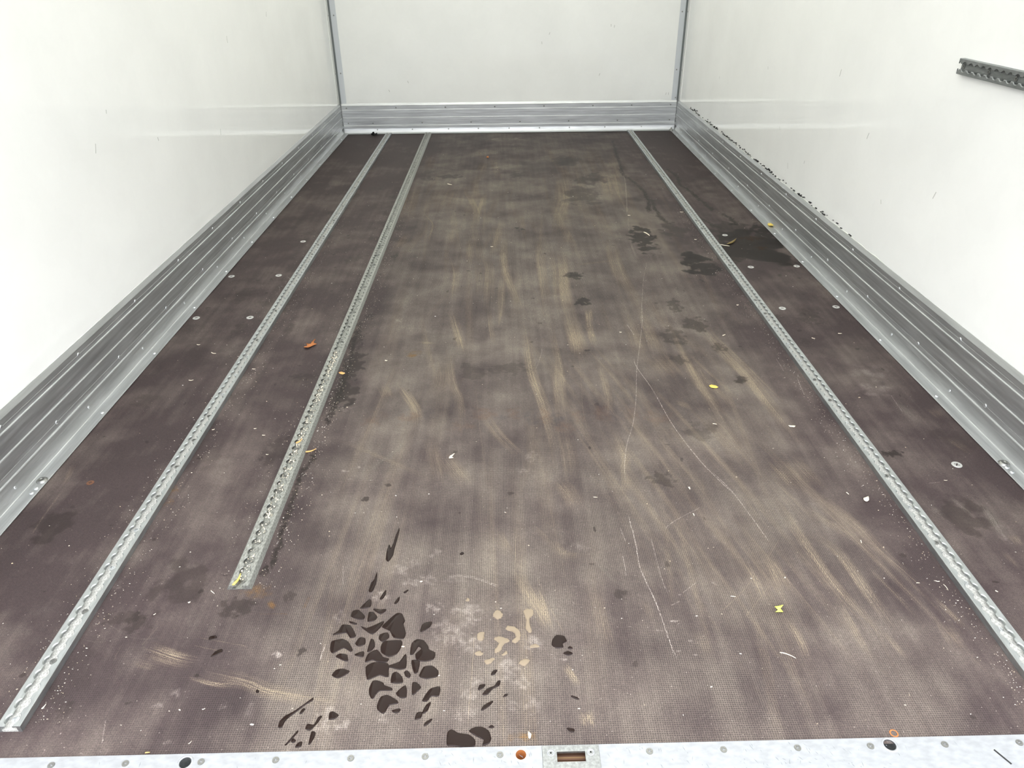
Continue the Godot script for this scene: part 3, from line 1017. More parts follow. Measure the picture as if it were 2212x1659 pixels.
func build_baseboards() -> void:
	var profile := kick_profile()
	var rivet := dome_mesh(0.0048, 0.0028)
	var bolt := lathe(PackedVector2Array([Vector2(0.0115, 0), Vector2(0.0115, 0.0012), Vector2(0.0098, 0.0016), Vector2(0.0092, 0.0034), Vector2(0.006, 0.0046), Vector2(0.0035, 0.0046), Vector2(0.003, 0.0036), Vector2(0, 0.0036)]), 16)
	for s in [-1, 1]:
		var st := begin()
		var pr := PackedVector2Array()
		for p in profile:
			pr.append(Vector2(s * (WX - p.x), p.y))
		extrude(st, pr, ZF + 0.006, 0.0)
		var b := thing("baseboard_left" if s < 0 else "baseboard_right")
		tag(b, "ribbed aluminium kick plate along the side wall next to the two close rails" if s < 0 else "ribbed aluminium kick plate with black sealant crumbs along its top edge", "kick plate", "", "structure")
		put(b, "ribbed_plate", done(st), M.kick)
		var rows := [[0.1524, 0.0052, -0.291, 13], [0.062, 0.0052, -0.138, 14]] if s < 0 else [[0.1524, 0.0052, -0.3055, 13], [0.062, 0.0052, -0.1505, 14]]
		for r in rows:
			for k in r[3]:
				put(b, "rivet", rivet, M.rivet, Transform3D(Basis(Vector3.BACK, s * PI / 2), Vector3(s * (WX - r[1]), r[0], r[2] - k * 0.3075)))
		for k in 13:
			var z := (-0.265 if s < 0 else -0.285) - k * 0.3075
			put(b, "rivet", rivet, M.rivet, Transform3D(Basis(Vector3.BACK, s * PI * 0.42), Vector3(s * (WX - 0.0022), 0.0212, z)).scaled_local(Vector3.ONE * 0.85))
			put(b, "rivet", rivet, M.rivet, Transform3D(Basis(), Vector3(s * (WX - 0.029), 0.0034, z - 0.002)).scaled_local(Vector3.ONE * 0.9))
		put(b, "bolt_head", bolt, M.screw, Transform3D(Basis(), Vector3(s * (WX - 0.028), 0.0034, -0.6165 if s < 0 else -0.625)))
		put(b, "rivet", rivet, M.rivet, Transform3D(Basis(), Vector3(s * (WX - 0.030), 0.0034, -0.590 if s < 0 else -0.611)))
		if s > 0:
			# old sealant: a pale bead and the black crumbs that came off it, on the top edge and the wall above
			var bead := begin(0)
			var last := []
			for k in 121:
				var z := -3.75 + k * 0.02
				var r := 0.0015 + 0.0006 * sin(k * 1.3) + 0.0005 * sin(k * 0.37)
				var ring := []
				for g in 6:
					var a := g / 5.0 * PI
					ring.append(Vector3(WX - sin(a) * r * 0.8, 0.1785 + (1.0 - cos(a)) * r, z))
				if last.size():
					for g in 5:
						quad(bead, last[g], ring[g], ring[g + 1], last[g + 1], Vector3(-1, 0.2, 0))
				last = ring
			put(b, "sealant_bead", done(bead), M.sealant)
			var crumbs := begin()
			for k in 150:
				var z := -1.55 - 2.3 * pow(rng.randf(), 0.75)
				var y := 0.182 + absf(rng.randfn(0.0, 0.004)) + (0.006 if k % 9 == 0 else 0.0)
				var l := rng.randf_range(0.002, 0.016)
				var q := rng.randf_range(0.0008, 0.0032)
				box(crumbs, Vector3(WX - 0.0045, y, z), Vector3(WX - 0.0002, y + q, z + l))
			put(b, "sealant_crumbs", done(crumbs), M.black).set_meta("kind", "stuff")
	# the same section across the front wall, between the two side plates
	var fs := begin()
	var fp := PackedVector2Array()
	for p in profile:
		fp.append(Vector2(-p.x, p.y))
	extrude(fs, fp, -1.047, 1.047)
	var f := thing("baseboard_front", Vector3(0, 0, ZF))
	tag(f, "bright ribbed aluminium kick plate across the foot of the front wall", "kick plate", "", "structure")
	put(f, "ribbed_plate", done(fs), M.kick, Transform3D(Basis(Vector3.UP, PI / 2), Vector3.ZERO))
	for x in [-1.015, -0.7066, -0.3981, -0.0907, 0.2176, 0.5231, 0.7657, 1.009]:
		put(f, "rivet", rivet, M.screw, Transform3D(Basis(Vector3.RIGHT, PI / 2), Vector3(x, 0.1524, 0.0052)))
	for x in [-1.0134, -0.859, -0.5496, -0.2414, 0.0663, 0.3742, 0.6816, 1.011]:
		put(f, "rivet", rivet, M.screw, Transform3D(Basis(Vector3.RIGHT, PI / 2), Vector3(x, 0.062, 0.0052)))
	for x in [-0.836, -0.615, -0.386, -0.197, -0.0024, 0.19, 0.38, 0.605, 0.837]:
		put(f, "rivet", rivet, M.screw, Transform3D(Basis(Vector3.RIGHT, PI * 0.42), Vector3(x, 0.0212, 0.0022)).scaled_local(Vector3.ONE * 0.85))
	# dark joints where the plates meet
	for s in [-1, 1]:
		var j := begin(0)
		var last := []
		for k in 13:
			var y := 0.002 + k * 0.0148
			var r := 0.0035 + 0.0012 * sin(k * 2.3)
			var c := Vector3(s * 1.0485, y, 0.0085)
			var ring := []
			for g in 6:
				ring.append(c + Vector3(cos(TAU * g / 6), 0, sin(TAU * g / 6)) * r)
			if last.size():
				for g in 6:
					quad(j, last[g], ring[g], ring[(g + 1) % 6], last[(g + 1) % 6], ring[g] - c)
			last = ring
		put(f, "corner_sealant", done(j), M.plate)

# ---------------------------------------------------------------- lashing rails

# A rail with a scalloped slot along its top, from z = 0 to z = -LENGTH; FOOT and TOP are half widths.
func rail_mesh(length: float, foot: float, top: float, high: float, lip: float, neck: float, hole: float) -> ArrayMesh:
	var st := begin()
	var marks := PackedFloat32Array()
	var span := sqrt(hole * hole - neck * neck)
	var count := int(length / PITCH)
	for k in count + 1:
		for o in [-span, -span * 0.86, -span * 0.6, -span * 0.3, 0.0, span * 0.3, span * 0.6, span * 0.86, span]:
			var z: float = (k + 0.5) * PITCH + o
			if z > 0 and z < length:
				marks.append(z)
	marks.append(length)
	var wall := hole + 0.0012
	for s in [-1, 1]:
		var z0 := 0.0
		var e0 := neck
		for z in marks:
			var o := absf(fposmod(z, PITCH) - PITCH / 2)
			var e := maxf(neck, sqrt(maxf(0.0, hole * hole - o * o)))
			var b := 0.0013
			quad(st, Vector3(s * top, high, -z0), Vector3(s * (e0 + b), high, -z0), Vector3(s * (e + b), high, -z), Vector3(s * top, high, -z), Vector3.UP)
			quad(st, Vector3(s * (e0 + b), high, -z0), Vector3(s * e0, high - b, -z0), Vector3(s * e, high - b, -z), Vector3(s * (e + b), high, -z), Vector3(-s, 1, 0))
			quad(st, Vector3(s * e0, high - b, -z0), Vector3(s * e0, high - lip, -z0), Vector3(s * e, high - lip, -z), Vector3(s * e, high - b, -z), Vector3(-s, 0, 0))
			quad(st, Vector3(s * e0, high - lip, -z0), Vector3(s * wall, high - lip, -z0), Vector3(s * wall, high - lip, -z), Vector3(s * e, high - lip, -z), Vector3.DOWN)
			z0 = z
			e0 = e
		var l := -length
		quad(st, Vector3(s * wall, high - lip, 0), Vector3(s * wall, 0.0022, 0), Vector3(s * wall, 0.0022, l), Vector3(s * wall, high - lip, l), Vector3(-s, 0, 0))
		var r := 0.0007
		quad(st, Vector3(s * foot, 0, 0), Vector3(s * (top + r), high - r, 0), Vector3(s * (top + r), high - r, l), Vector3(s * foot, 0, l), Vector3(s, 0.1, 0))
		quad(st, Vector3(s * (top + r), high - r, 0), Vector3(s * top, high, 0), Vector3(s * top, high, l), Vector3(s * (top + r), high - r, l), Vector3(s, 1, 0))
		for z in [0.0, l]:
			var to := Vector3(0, 0, 1 if z == 0.0 else -1)
			quad(st, Vector3(s * foot, 0, z), Vector3(s * wall, 0, z), Vector3(s * wall, high - lip, z), Vector3(s * (top + r), high - r, z), to)
			quad(st, Vector3(s * wall, high - lip, z), Vector3(s * neck, high - lip, z), Vector3(s * neck, high, z), Vector3(s * top, high, z), to)
			tri(st, Vector3(s * wall, high - lip, z), Vector3(s * top, high, z), Vector3(s * (top + r), high - r, z), to)
	return done(st)

func rail(called: String, label: String, at: Transform3D, length: float, foot: float, top: float, high: float, m: String, first: float, every: float) -> Node3D:
	var t := thing(called)
	t.transform = at
	tag(t, label, "lashing rail")
	put(t, "scalloped_channel", rail_mesh(length, foot, top, high, 0.0028, 0.0056, 0.0101), M[m])
	var bed := maxf(0.0014, high - 0.0082)
	var st := begin()
	box(st, Vector3(-0.0113, 0.0, -length + 0.0001), Vector3(0.0113, bed, -0.0001))
	put(t, "slot_bed", done(st), M.slot if m == "rail" else M[m])
	var head := screw_mesh(0.0052, 0.0012)
	var z := first
	while z < length:
		put(t, "rail_screw", head, M.rivet if rng.randf() < 0.5 and m == "rail" else M.screw, Transform3D(Basis(Vector3.UP, rng.randf() * TAU), Vector3(0.0, bed, -z)))
		z += every
	return t

func build_rails() -> void:
	rail("lashing_rail", "outer long floor rail nearest the kick plate, beside the short rail", Transform3D(Basis(), Vector3(-0.758, 0, -0.036)), 4.075, 0.0172, 0.0163, 0.012, "rail", 0.016, PITCH * 4)
	rail("lashing_rail", "lone long floor rail on the side with the wall rail", Transform3D(Basis(), Vector3(0.756, 0, -0.030)), 4.082, 0.0172, 0.0163, 0.012, "rail", 0.155, PITCH * 4)
	var w := rail("wall_rail", "grey lashing rail fixed level on the white side wall", Transform3D(Basis(Vector3.BACK, PI / 2), Vector3(WX, 0.7195, -0.09)), 1.1455, 0.0172, 0.0163, 0.012, "grey_rail", 0.0253, PITCH * 4)
	w.name = "wall_rail"
	var c := rail("lashing_rail", "grimy sloped-edge floor rail that stops short of the threshold", Transform3D(Basis(), Vector3(-0.5135, 0, -0.302)), 0.915, 0.0218, 0.0165, 0.0085, "dirty", 0.016, PITCH * 2)
	var d := rail("lashing_rail", "second length of the grimy sloped-edge floor rail, from its joint to the front wall", Transform3D(Basis(), Vector3(-0.5135, 0, -1.2185)), 2.893, 0.0218, 0.0165, 0.0085, "dirty", 0.03, PITCH * 4)
	for k in 2:
		# grime packed in the slot
		var st := begin()
		var n := 420 if k == 0 else 900
		var l := 0.915 if k == 0 else 2.2
		for i in n:
			var p := Vector3(rng.randf_range(-0.009, 0.009), 0.0029, -rng.randf_range(0.02, l - 0.02))
			var r := rng.randf_range(0.0006, 0.0022)
			var top := p + Vector3(rng.randf_range(-r, r), r * rng.randf_range(0.8, 2.0), rng.randf_range(-r, r))
			var q := []
			for g in 4:
				var a := TAU * g / 4 + rng.randf()
				q.append(p + Vector3(cos(a), 0, sin(a)) * r)
			for g in 4:
				tri(st, q[g], q[(g + 1) % 4], top, (q[g] + q[(g + 1) % 4]) / 2 - p + Vector3.UP * r)
		put(c if k == 0 else d, "packed_grit", done(st), M.pale if k == 0 else M.dirty).set_meta("kind", "stuff")

# ---------------------------------------------------------------- the threshold

func build_threshold() -> void:
	var t := thing("threshold_plate", Vector3(0, 0, 0.0012))
	t.rotation_degrees.y = 0.33
	tag(t, "bright scratched aluminium threshold plate along the rear edge of the floor", "threshold")
	var csg := CSGCombiner3D.new()
	csg.name = "plate"
	t.add_child(csg)
	var body := CSGBox3D.new()
	body.name = "sheet"
	body.size = Vector3(2.03, 0.036, 0.086)
	body.position = Vector3(0, -0.0155, 0.043)
	body.material = M.sill
	csg.add_child(body)
	for p in [[-0.4879, 0.0128, 0.0079], [-0.0268, 0.0126, 0.0074], [0.4867, 0.0108, 0.0082]]:
		var hole := CSGCylinder3D.new()
		hole.name = "hole"
		hole.operation = CSGShape3D.OPERATION_SUBTRACTION
		hole.radius = p[2]
		hole.height = 0.05
		hole.sides = 28
		hole.position = Vector3(p[0], 0.0, p[1])
		hole.material = M.sill
		csg.add_child(hole)
		var sleeve := lathe(PackedVector2Array([Vector2(p[2], 0.0025), Vector2(p[2] + 0.0006, 0.0032), Vector2(p[2] + 0.0026, 0.0028), Vector2(p[2] + 0.003, 0.0024)]), 28)
		put(t, "hole_rim", sleeve, M.pale if p[0] > -0.2 and p[0] < 0.2 else M.sill, Transform3D(Basis(), Vector3(p[0], 0, p[1])))
		var tube := lathe(PackedVector2Array([Vector2(0, -0.031), Vector2(p[2] - 0.0003, -0.031), Vector2(p[2] - 0.0003, 0.0022)]), 28)
		var o := put(t, "hole_sleeve", tube, M.rust if p[0] > -0.2 and p[0] < 0.2 else M.plate, Transform3D(Basis(), Vector3(p[0], 0, p[1])))
		if p[0] > -0.2 and p[0] < 0.2:
			o.set_meta("label", "orange rusty hole lining")
	var pocket := CSGBox3D.new()
	pocket.name = "pocket"
	pocket.operation = CSGShape3D.OPERATION_SUBTRACTION
	pocket.size = Vector3(0.079, 0.1, 0.1)
	pocket.position = Vector3(0.0422, 0, 0.0508)
	pocket.material = M.sill
	csg.add_child(pocket)
	var head := screw_mesh(0.0046, 0.0008)
	for x in [-0.774, -0.6709, -0.5698, -0.4665, -0.3643, -0.2612, -0.1589, -0.0556, 0.1514, 0.2542, 0.3573, 0.4592, 0.563, 0.6675, 0.771]:
		put(t, "threshold_screw", head, M.screw, Transform3D(Basis(Vector3.UP, rng.randf() * TAU), Vector3(x, 0.0025, 0.0122)))
	# scratches through the bright skin
	var sc := begin()
	for k in 190:
		var x := rng.randf_range(-0.14, 0.5) if k % 3 else rng.randf_range(-0.7, 0.75)
		if x > -0.005 and x < 0.09:
			continue
		var z := rng.randf_range(0.004, 0.05)
		var a := rng.randfn(0.35, 0.35)
		var l := rng.randf_range(0.0008, 0.005)
		var w := rng.randf_range(0.00015, 0.0005)
		var dir := Vector3(sin(a), 0, cos(a))
		var side := Vector3(dir.z, 0, -dir.x) * w
		var c := Vector3(x, 0.0026, z)
		quad(sc, c - dir * l - side * 0.3, c - side, c + dir * l, c + side, Vector3.UP)
	put(t, "scratches", done(sc), M.scratch).set_meta("kind", "stuff")
	var gouge := begin()
	box(gouge, Vector3(-0.0012, 0.0022, -0.012), Vector3(0.0012, 0.0028, 0.012))
	put(t, "gouge", done(gouge), M.black, Transform3D(Basis(Vector3.UP, 0.5), Vector3(0.632, 0, 0.032)))

	# the steel striker plate let into it, with wood showing through its slot
	var k := thing("striker_plate", Vector3(0.0422, 0.0, 0.0022))
	k.rotation_degrees.y = 0.33
	tag(k, "grey steel striker plate with a rectangular slot and two countersunk holes", "striker plate")
	var cs := CSGCombiner3D.new()
	cs.name = "steel_sheet"
	k.add_child(cs)
	var sheet := CSGBox3D.new()
	sheet.name = "sheet"
	sheet.size = Vector3(0.0784, 0.004, 0.083)
	sheet.position = Vector3(0, 0.0016, 0.0415)
	sheet.material = M.plate
	cs.add_child(sheet)
	var slot := CSGBox3D.new()
	slot.name = "slot"
	slot.operation = CSGShape3D.OPERATION_SUBTRACTION
	slot.size = Vector3(0.0392, 0.02, 0.0146)
	slot.position = Vector3(0.0002, 0, 0.0164)
	slot.material = M.plate
	cs.add_child(slot)
	for s in [-1, 1]:
		var eye := CSGCylinder3D.new()
		eye.name = "eye"
		eye.operation = CSGShape3D.OPERATION_SUBTRACTION
		eye.radius = 0.0012
		eye.height = 0.03
		eye.sides = 16
		eye.position = Vector3(s * 0.0276, 0, 0.0105)
		eye.material = M.black
		cs.add_child(eye)
		var ring := lathe(PackedVector2Array([Vector2(0.0012, 0.0026), Vector2(0.0022, 0.0031), Vector2(0.0042, 0.0042), Vector2(0.0050, 0.0042), Vector2(0.0052, 0.0036)]), 24)
		put(k, "screw_cup", ring, M.sill, Transform3D(Basis(), Vector3(s * 0.0276, 0, 0.0105)))
	var wood := thing("wood_packer", Vector3(0.0422, -0.012, 0.0022))
	wood.rotation_degrees.y = 0.33
	tag(wood, "splintered brown wood showing in the slot of the striker plate", "wood block")
	var lay := 0
	for z in [0.0, 0.0026, 0.0055, 0.0078, 0.0105, 0.0132]:
		var st := begin()
		var hi := 0.0045 + 0.0022 * ((lay * 7) % 3) / 2.0
		box(st, Vector3(-0.0212, 0.0, 0.0082 + z), Vector3(0.0212, hi, 0.0082 + z + 0.0024))
		var o := put(wood, "ply_layer", done(st), [M.m_ply, M.old_wood, M.m_ply, M.rusty, M.old_wood, M.m_ply][lay])
		o.position.y = 0.0
		lay += 1
	var base := begin()
	box(base, Vector3(-0.0385, -0.02, 0.0), Vector3(0.0385, 0.001, 0.08))
	put(wood, "block", done(base), M.m_ply)

# ---------------------------------------------------------------- what lies about

func build_debris() -> void:
	var t: Node3D
	t = film("wet_boot_print", "wet boot print of dark tread blocks near the threshold", "boot print")
	patch(t, "water_patch", [-0.2944,-0.2539,-0.2805,-0.2747,-0.2763,-0.2661,-0.2776,-0.2561], "m_water", .0011)
	patch(t, "water_patch", [-0.2726,-0.2534,-0.2594,-0.2508,-0.248,-0.2512,-0.2566,-0.2403], "m_water", .0011)
	patch(t, "water_patch", [-0.306,-0.2371,-0.305,-0.2485,-0.2951,-0.2506,-0.2827,-0.2367,-0.2853,-0.2297,-0.2943,-0.2311], "m_water", .0011)
	patch(t, "water_patch", [-0.2763,-0.2253,-0.2776,-0.2446,-0.2701,-0.2455,-0.2616,-0.2346,-0.266,-0.2267], "m_water", .0011)
	patch(t, "water_patch", [-0.3088,-0.2276,-0.2941,-0.2225,-0.2948,-0.2194,-0.3042,-0.2227], "m_water", .0011)
	patch(t, "water_patch", [-0.2897,-0.2184,-0.2761,-0.2118,-0.2645,-0.2172,-0.2484,-0.2263,-0.2539,-0.2123,-0.2642,-0.1986,-0.278,-0.2081], "m_water", .0011)
	patch(t, "water_patch", [-0.3305,-0.1985,-0.3212,-0.2075,-0.3174,-0.2199,-0.3032,-0.2174,-0.2908,-0.1961,-0.2986,-0.1918,-0.3067,-0.2026,-0.3163,-0.2012], "m_water", .0011)
	patch(t, "water_patch", [-0.3284,-0.176,-0.3281,-0.1864,-0.3118,-0.1905,-0.3009,-0.1843,-0.2917,-0.1693,-0.2938,-0.165,-0.306,-0.1726,-0.3209,-0.1627,-0.3261,-0.1671], "m_water", .0011)
	patch(t, "water_patch", [-0.3162,-0.1568,-0.31,-0.1619,-0.2988,-0.1593,-0.2952,-0.1464,-0.3067,-0.1509], "m_water", .0011)
	patch(t, "water_patch", [-0.2894,-0.1811,-0.2841,-0.193,-0.2753,-0.1913,-0.2734,-0.1793,-0.2823,-0.175], "m_water", .0011)
	patch(t, "water_patch", [-0.2873,-0.1591,-0.2731,-0.166,-0.2722,-0.1545,-0.2791,-0.1561], "m_water", .0011)
	patch(t, "water_patch", [-0.3151,-0.1219,-0.31,-0.1314,-0.2998,-0.1331,-0.2884,-0.1282,-0.2962,-0.1202,-0.3046,-0.1158], "m_water", .0011)
	patch(t, "water_patch", [-0.2511,-0.2138,-0.2433,-0.2262,-0.2302,-0.242,-0.2213,-0.2412,-0.2144,-0.2256,-0.2162,-0.2193,-0.2103,-0.2006,-0.2126,-0.1885,-0.2289,-0.1918,-0.2369,-0.2057], "m_water", .0011)
	patch(t, "water_patch", [-0.2523,-0.1893,-0.2519,-0.1984,-0.2401,-0.2021,-0.2363,-0.192,-0.2448,-0.1831], "m_water", .0011)
	patch(t, "water_patch", [-0.2674,-0.1645,-0.2653,-0.1896,-0.2599,-0.1864,-0.2569,-0.1745,-0.2616,-0.1658], "m_water", .0011)
	patch(t, "water_patch", [-0.2472,-0.1743,-0.2426,-0.1846,-0.216,-0.1861,-0.214,-0.1736,-0.2199,-0.1592,-0.2311,-0.1537,-0.2443,-0.1626], "m_water", .0011)
	patch(t, "water_patch", [-0.2677,-0.1445,-0.2655,-0.1601,-0.2524,-0.1685,-0.2407,-0.1539,-0.2308,-0.1508,-0.2345,-0.1435,-0.249,-0.1455,-0.2565,-0.1485], "m_water", .0011)
	patch(t, "water_patch", [-0.2652,-0.136,-0.2535,-0.1442,-0.2319,-0.1418,-0.2291,-0.1381,-0.2134,-0.1448,-0.2052,-0.1603,-0.2022,-0.1334,-0.2116,-0.1294,-0.2285,-0.1339,-0.2273,-0.1161,-0.2406,-0.1204,-0.2514,-0.1152,-0.2591,-0.1127], "m_water", .0011)
	patch(t, "water_patch", [-0.1984,-0.1587,-0.1982,-0.1792,-0.1905,-0.1871,-0.1793,-0.1848,-0.1709,-0.1727,-0.1694,-0.1668,-0.1591,-0.1608,-0.1605,-0.148,-0.1731,-0.144,-0.1865,-0.1471,-0.19,-0.1586,-0.1814,-0.1685,-0.1866,-0.173,-0.1906,-0.1644,-0.1946,-0.1572], "m_water", .0011)
	patch(t, "water_patch", [-0.1948,-0.1472,-0.182,-0.1447,-0.1831,-0.1247,-0.1874,-0.1221,-0.1921,-0.1332], "m_water", .0011)
	patch(t, "water_patch", [-0.1802,-0.1192,-0.1746,-0.1342,-0.1618,-0.1359,-0.1518,-0.1268,-0.1521,-0.1159,-0.168,-0.1122,-0.1775,-0.1151], "m_water", .0011)
	patch(t, "water_patch", [-0.2041,-0.1251,-0.1998,-0.1284,-0.1938,-0.1208,-0.1948,-0.1146,-0.2003,-0.1169], "m_water", .0011)
	patch(t, "water_patch", [-0.2221,-0.1066,-0.2219,-0.1228,-0.2158,-0.1259,-0.2066,-0.117,-0.2041,-0.1057], "m_water", .0011)
	patch(t, "water_patch", [-0.2536,-0.0967,-0.2506,-0.1099,-0.2439,-0.1111,-0.2341,-0.1069,-0.2311,-0.102,-0.2202,-0.0974,-0.2185,-0.0926,-0.2366,-0.0925,-0.2415,-0.0874,-0.2458,-0.0785,-0.2515,-0.0863], "m_water", .0011)
	patch(t, "water_patch", [-0.2122,-0.0881,-0.1991,-0.1022,-0.1956,-0.0813,-0.2033,-0.0797], "m_water", .0011)
	patch(t, "water_patch", [-0.1892,-0.106,-0.1823,-0.1058,-0.1754,-0.0978,-0.1807,-0.0901,-0.1869,-0.0837], "m_water", .0011)
	patch(t, "water_patch", [-0.1714,-0.0745,-0.1668,-0.0859,-0.1607,-0.0949,-0.1467,-0.0985,-0.1473,-0.0817,-0.1585,-0.0819,-0.1645,-0.0731], "m_water", .0011)
	patch(t, "water_patch", [-0.2376,-0.0683,-0.234,-0.0821,-0.2243,-0.0852,-0.2097,-0.0765,-0.2067,-0.0707,-0.2197,-0.0679,-0.2255,-0.0537,-0.2354,-0.0608], "m_water", .0011)
	patch(t, "water_patch", [-0.2152,-0.0591,-0.2023,-0.0621,-0.2039,-0.0565,-0.208,-0.0546], "m_water", .0011)
	patch(t, "water_patch", [-0.1867,-0.2062,-0.1847,-0.2171,-0.1777,-0.2217,-0.169,-0.2231,-0.1718,-0.2121,-0.1845,-0.2016], "m_water", .0011)
	t = film("water_splash", "long thin dark water splash pointing away above the wet boot print", "water splash")
	patch(t, "water_patch", [-0.2656,-0.3704,-0.2671,-0.392,-0.2645,-0.41,-0.2603,-0.3978,-0.2573,-0.4139,-0.2547,-0.4388,-0.2501,-0.4609,-0.2521,-0.4179,-0.2538,-0.3977,-0.2543,-0.3799,-0.2605,-0.3637], "m_water", .0011)
	patch(t, "water_patch", [-0.2853,-0.2937,-0.2841,-0.3113,-0.2791,-0.322,-0.2775,-0.3478,-0.2756,-0.322,-0.2756,-0.3076,-0.2795,-0.2901], "m_water", .0011)
	patch(t, "water_patch", [-0.2631,-0.276,-0.2555,-0.2966,-0.2549,-0.2827,-0.26,-0.2725], "m_water", .0011)
	patch(t, "water_patch", [-0.237,-0.2653,-0.2298,-0.2804,-0.2299,-0.2702,-0.2341,-0.2625], "m_water", .0011)
	patch(t, "water_patch", [-0.2243,-0.2889,-0.2146,-0.2964,-0.2206,-0.2868], "m_water", .0011)
	t = film("water_trail", "dark water drips trailing beside the wet boot print down to the threshold", "water drips")
	patch(t, "water_patch", [-0.3746,-0.0357,-0.3749,-0.0452,-0.3694,-0.0536,-0.3656,-0.0559,-0.3553,-0.0631,-0.3344,-0.0836,-0.3353,-0.0777,-0.3448,-0.0704,-0.3536,-0.0606,-0.3641,-0.0498,-0.3673,-0.0451,-0.3699,-0.0344], "m_water", .0011)
	patch(t, "water_patch", [-0.3494,-0.0568,-0.3467,-0.0642,-0.3424,-0.0648,-0.346,-0.0568], "m_water", .0011)
	patch(t, "water_patch", [-0.3042,-0.0462,-0.3054,-0.0572,-0.3003,-0.0591,-0.2914,-0.0533,-0.2957,-0.0473], "m_water", .0011)
	patch(t, "water_patch", [-0.3349,-0.0325,-0.3334,-0.0401,-0.3243,-0.0383,-0.3204,-0.0502,-0.3151,-0.053,-0.3188,-0.0429,-0.3235,-0.0347,-0.3277,-0.0294], "m_water", .0011)
	patch(t, "water_patch", [-0.325,-0.0081,-0.3252,-0.0277,-0.3191,-0.0264,-0.3196,-0.0172,-0.3237,-0.007], "m_water", .0011)
	patch(t, "water_patch", [-0.3633,-0.001,-0.3548,-0.0133,-0.3445,-0.032,-0.3449,-0.0264,-0.3541,-0.0105], "m_water", .0011)
	patch(t, "water_patch", [-0.343,-0.004,-0.3404,-0.0107,-0.3352,-0.0129,-0.3348,-0.005], "m_water", .0011)
	patch(t, "water_patch", [-0.3506,-0.0132,-0.3485,-0.0177,-0.3444,-0.0142,-0.3468,-0.0108], "m_water", .0011)
	t = film("water_trail", "short dark water drips between the heel of the boot print and the round puddle", "water drips")
	patch(t, "water_patch", [-0.1794,-0.0438,-0.1772,-0.0547,-0.1696,-0.0558,-0.1709,-0.0461], "m_water", .0011)
	patch(t, "water_patch", [-0.1692,-0.0558,-0.1651,-0.0668,-0.1582,-0.073,-0.1621,-0.0581,-0.1672,-0.0533], "m_water", .0011)
	patch(t, "water_patch", [-0.1658,-0.034,-0.1627,-0.0399,-0.1533,-0.0457,-0.1571,-0.0386,-0.1621,-0.0339], "m_water", .0011)
	t = film("water_trail", "slanting dark water drips below the beige dried mud flakes", "water drips")
	patch(t, "water_patch", [-0.0699,-0.117,-0.0665,-0.1251,-0.06,-0.1264,-0.0642,-0.1182], "m_water", .0011)
	patch(t, "water_patch", [-0.0885,-0.0908,-0.0869,-0.1,-0.0778,-0.1011,-0.0811,-0.0946], "m_water", .0011)
	patch(t, "water_patch", [-0.0824,-0.083,-0.0753,-0.0932,-0.064,-0.0982,-0.0595,-0.106,-0.0549,-0.1073,-0.0571,-0.0981,-0.0662,-0.093,-0.0752,-0.0828], "m_water", .0011)
	patch(t, "water_patch", [-0.0531,-0.0773,-0.0481,-0.0828,-0.0436,-0.0842,-0.0458,-0.0802], "m_water", .0011)
	patch(t, "water_patch", [-0.0836,-0.0578,-0.0793,-0.0652,-0.0683,-0.072,-0.066,-0.0712,-0.0715,-0.0638,-0.0803,-0.0572], "m_water", .0011)
	t = film("puddle", "round two-lobed dark puddle touching the threshold plate", "puddle")
	patch(t, "water_patch", [-0.1306,-0.009,-0.1304,-0.0228,-0.1249,-0.0273,-0.1149,-0.0213,-0.0998,-0.0187,-0.091,-0.0105,-0.0917,-0.0004,-0.1032,0.001,-0.1203,-0.002,-0.1287,-0.0026], "m_water", .0011)
	patch(t, "water_patch", [-0.1,-0.0245,-0.0916,-0.0302,-0.0808,-0.03,-0.072,-0.024,-0.0682,-0.0124,-0.0717,-0.0045,-0.0801,-0.0017,-0.0782,-0.0103,-0.0847,-0.0138,-0.0912,-0.0174], "m_water", .0011)
	patch(t, "water_patch", [-0.0721,-0.0299,-0.0678,-0.0333,-0.0639,-0.0297,-0.0678,-0.0281], "m_water", .0011)
	t = film("wet_mud_spot", "small wet mud spot with two drops at the end of a tan scuff", "mud spot")
	patch(t, "water_patch", [0.0273,-0.1716,0.0292,-0.182,0.0358,-0.1909,0.048,-0.1891,0.0516,-0.1785,0.0444,-0.1742,0.0451,-0.1668,0.0342,-0.1656], "m_water", .0011)
	patch(t, "water_patch", [0.0522,-0.1652,0.0561,-0.1687,0.0606,-0.1645,0.0557,-0.1634], "m_water", .0011)
	patch(t, "water_patch", [0.0442,-0.1552,0.0517,-0.1594,0.0597,-0.1549,0.0522,-0.1507], "m_water", .0011)
	t = film("water_drop", "thin slanted dark water drop right of the boot print above the striker plate", "water drop")
	patch(t, "water_patch", [0.0499,-0.0791,0.0554,-0.0777,0.0618,-0.0737,0.0593,-0.0718,0.0518,-0.076], "m_water", .0011)
	t = film("water_drop", "single dark water drop just above the metal striker plate", "water drop")
	patch(t, "water_patch", [0.0397,-0.0265,0.0454,-0.026,0.0507,-0.024,0.0492,-0.0198,0.0439,-0.0206], "m_water", .0011)
	t = film("water_drop", "tiny dark water drop above the pale chalky footprint", "water drop")
	patch(t, "water_patch", [-0.1304,-0.381,-0.1264,-0.386,-0.1226,-0.382,-0.1274,-0.3778], "m_water", .0011)
	t = film("water_drop", "upper of two oval wet spots on the fan of tan scratches", "water drop")
	patch(t, "water_patch", [-0.5296,-0.1939,-0.5297,-0.1998,-0.5207,-0.2015,-0.5174,-0.1972,-0.5237,-0.1933], "m_water", .0011)
	t = film("water_drop", "lower of two oval wet spots on the fan of tan scratches", "water drop")
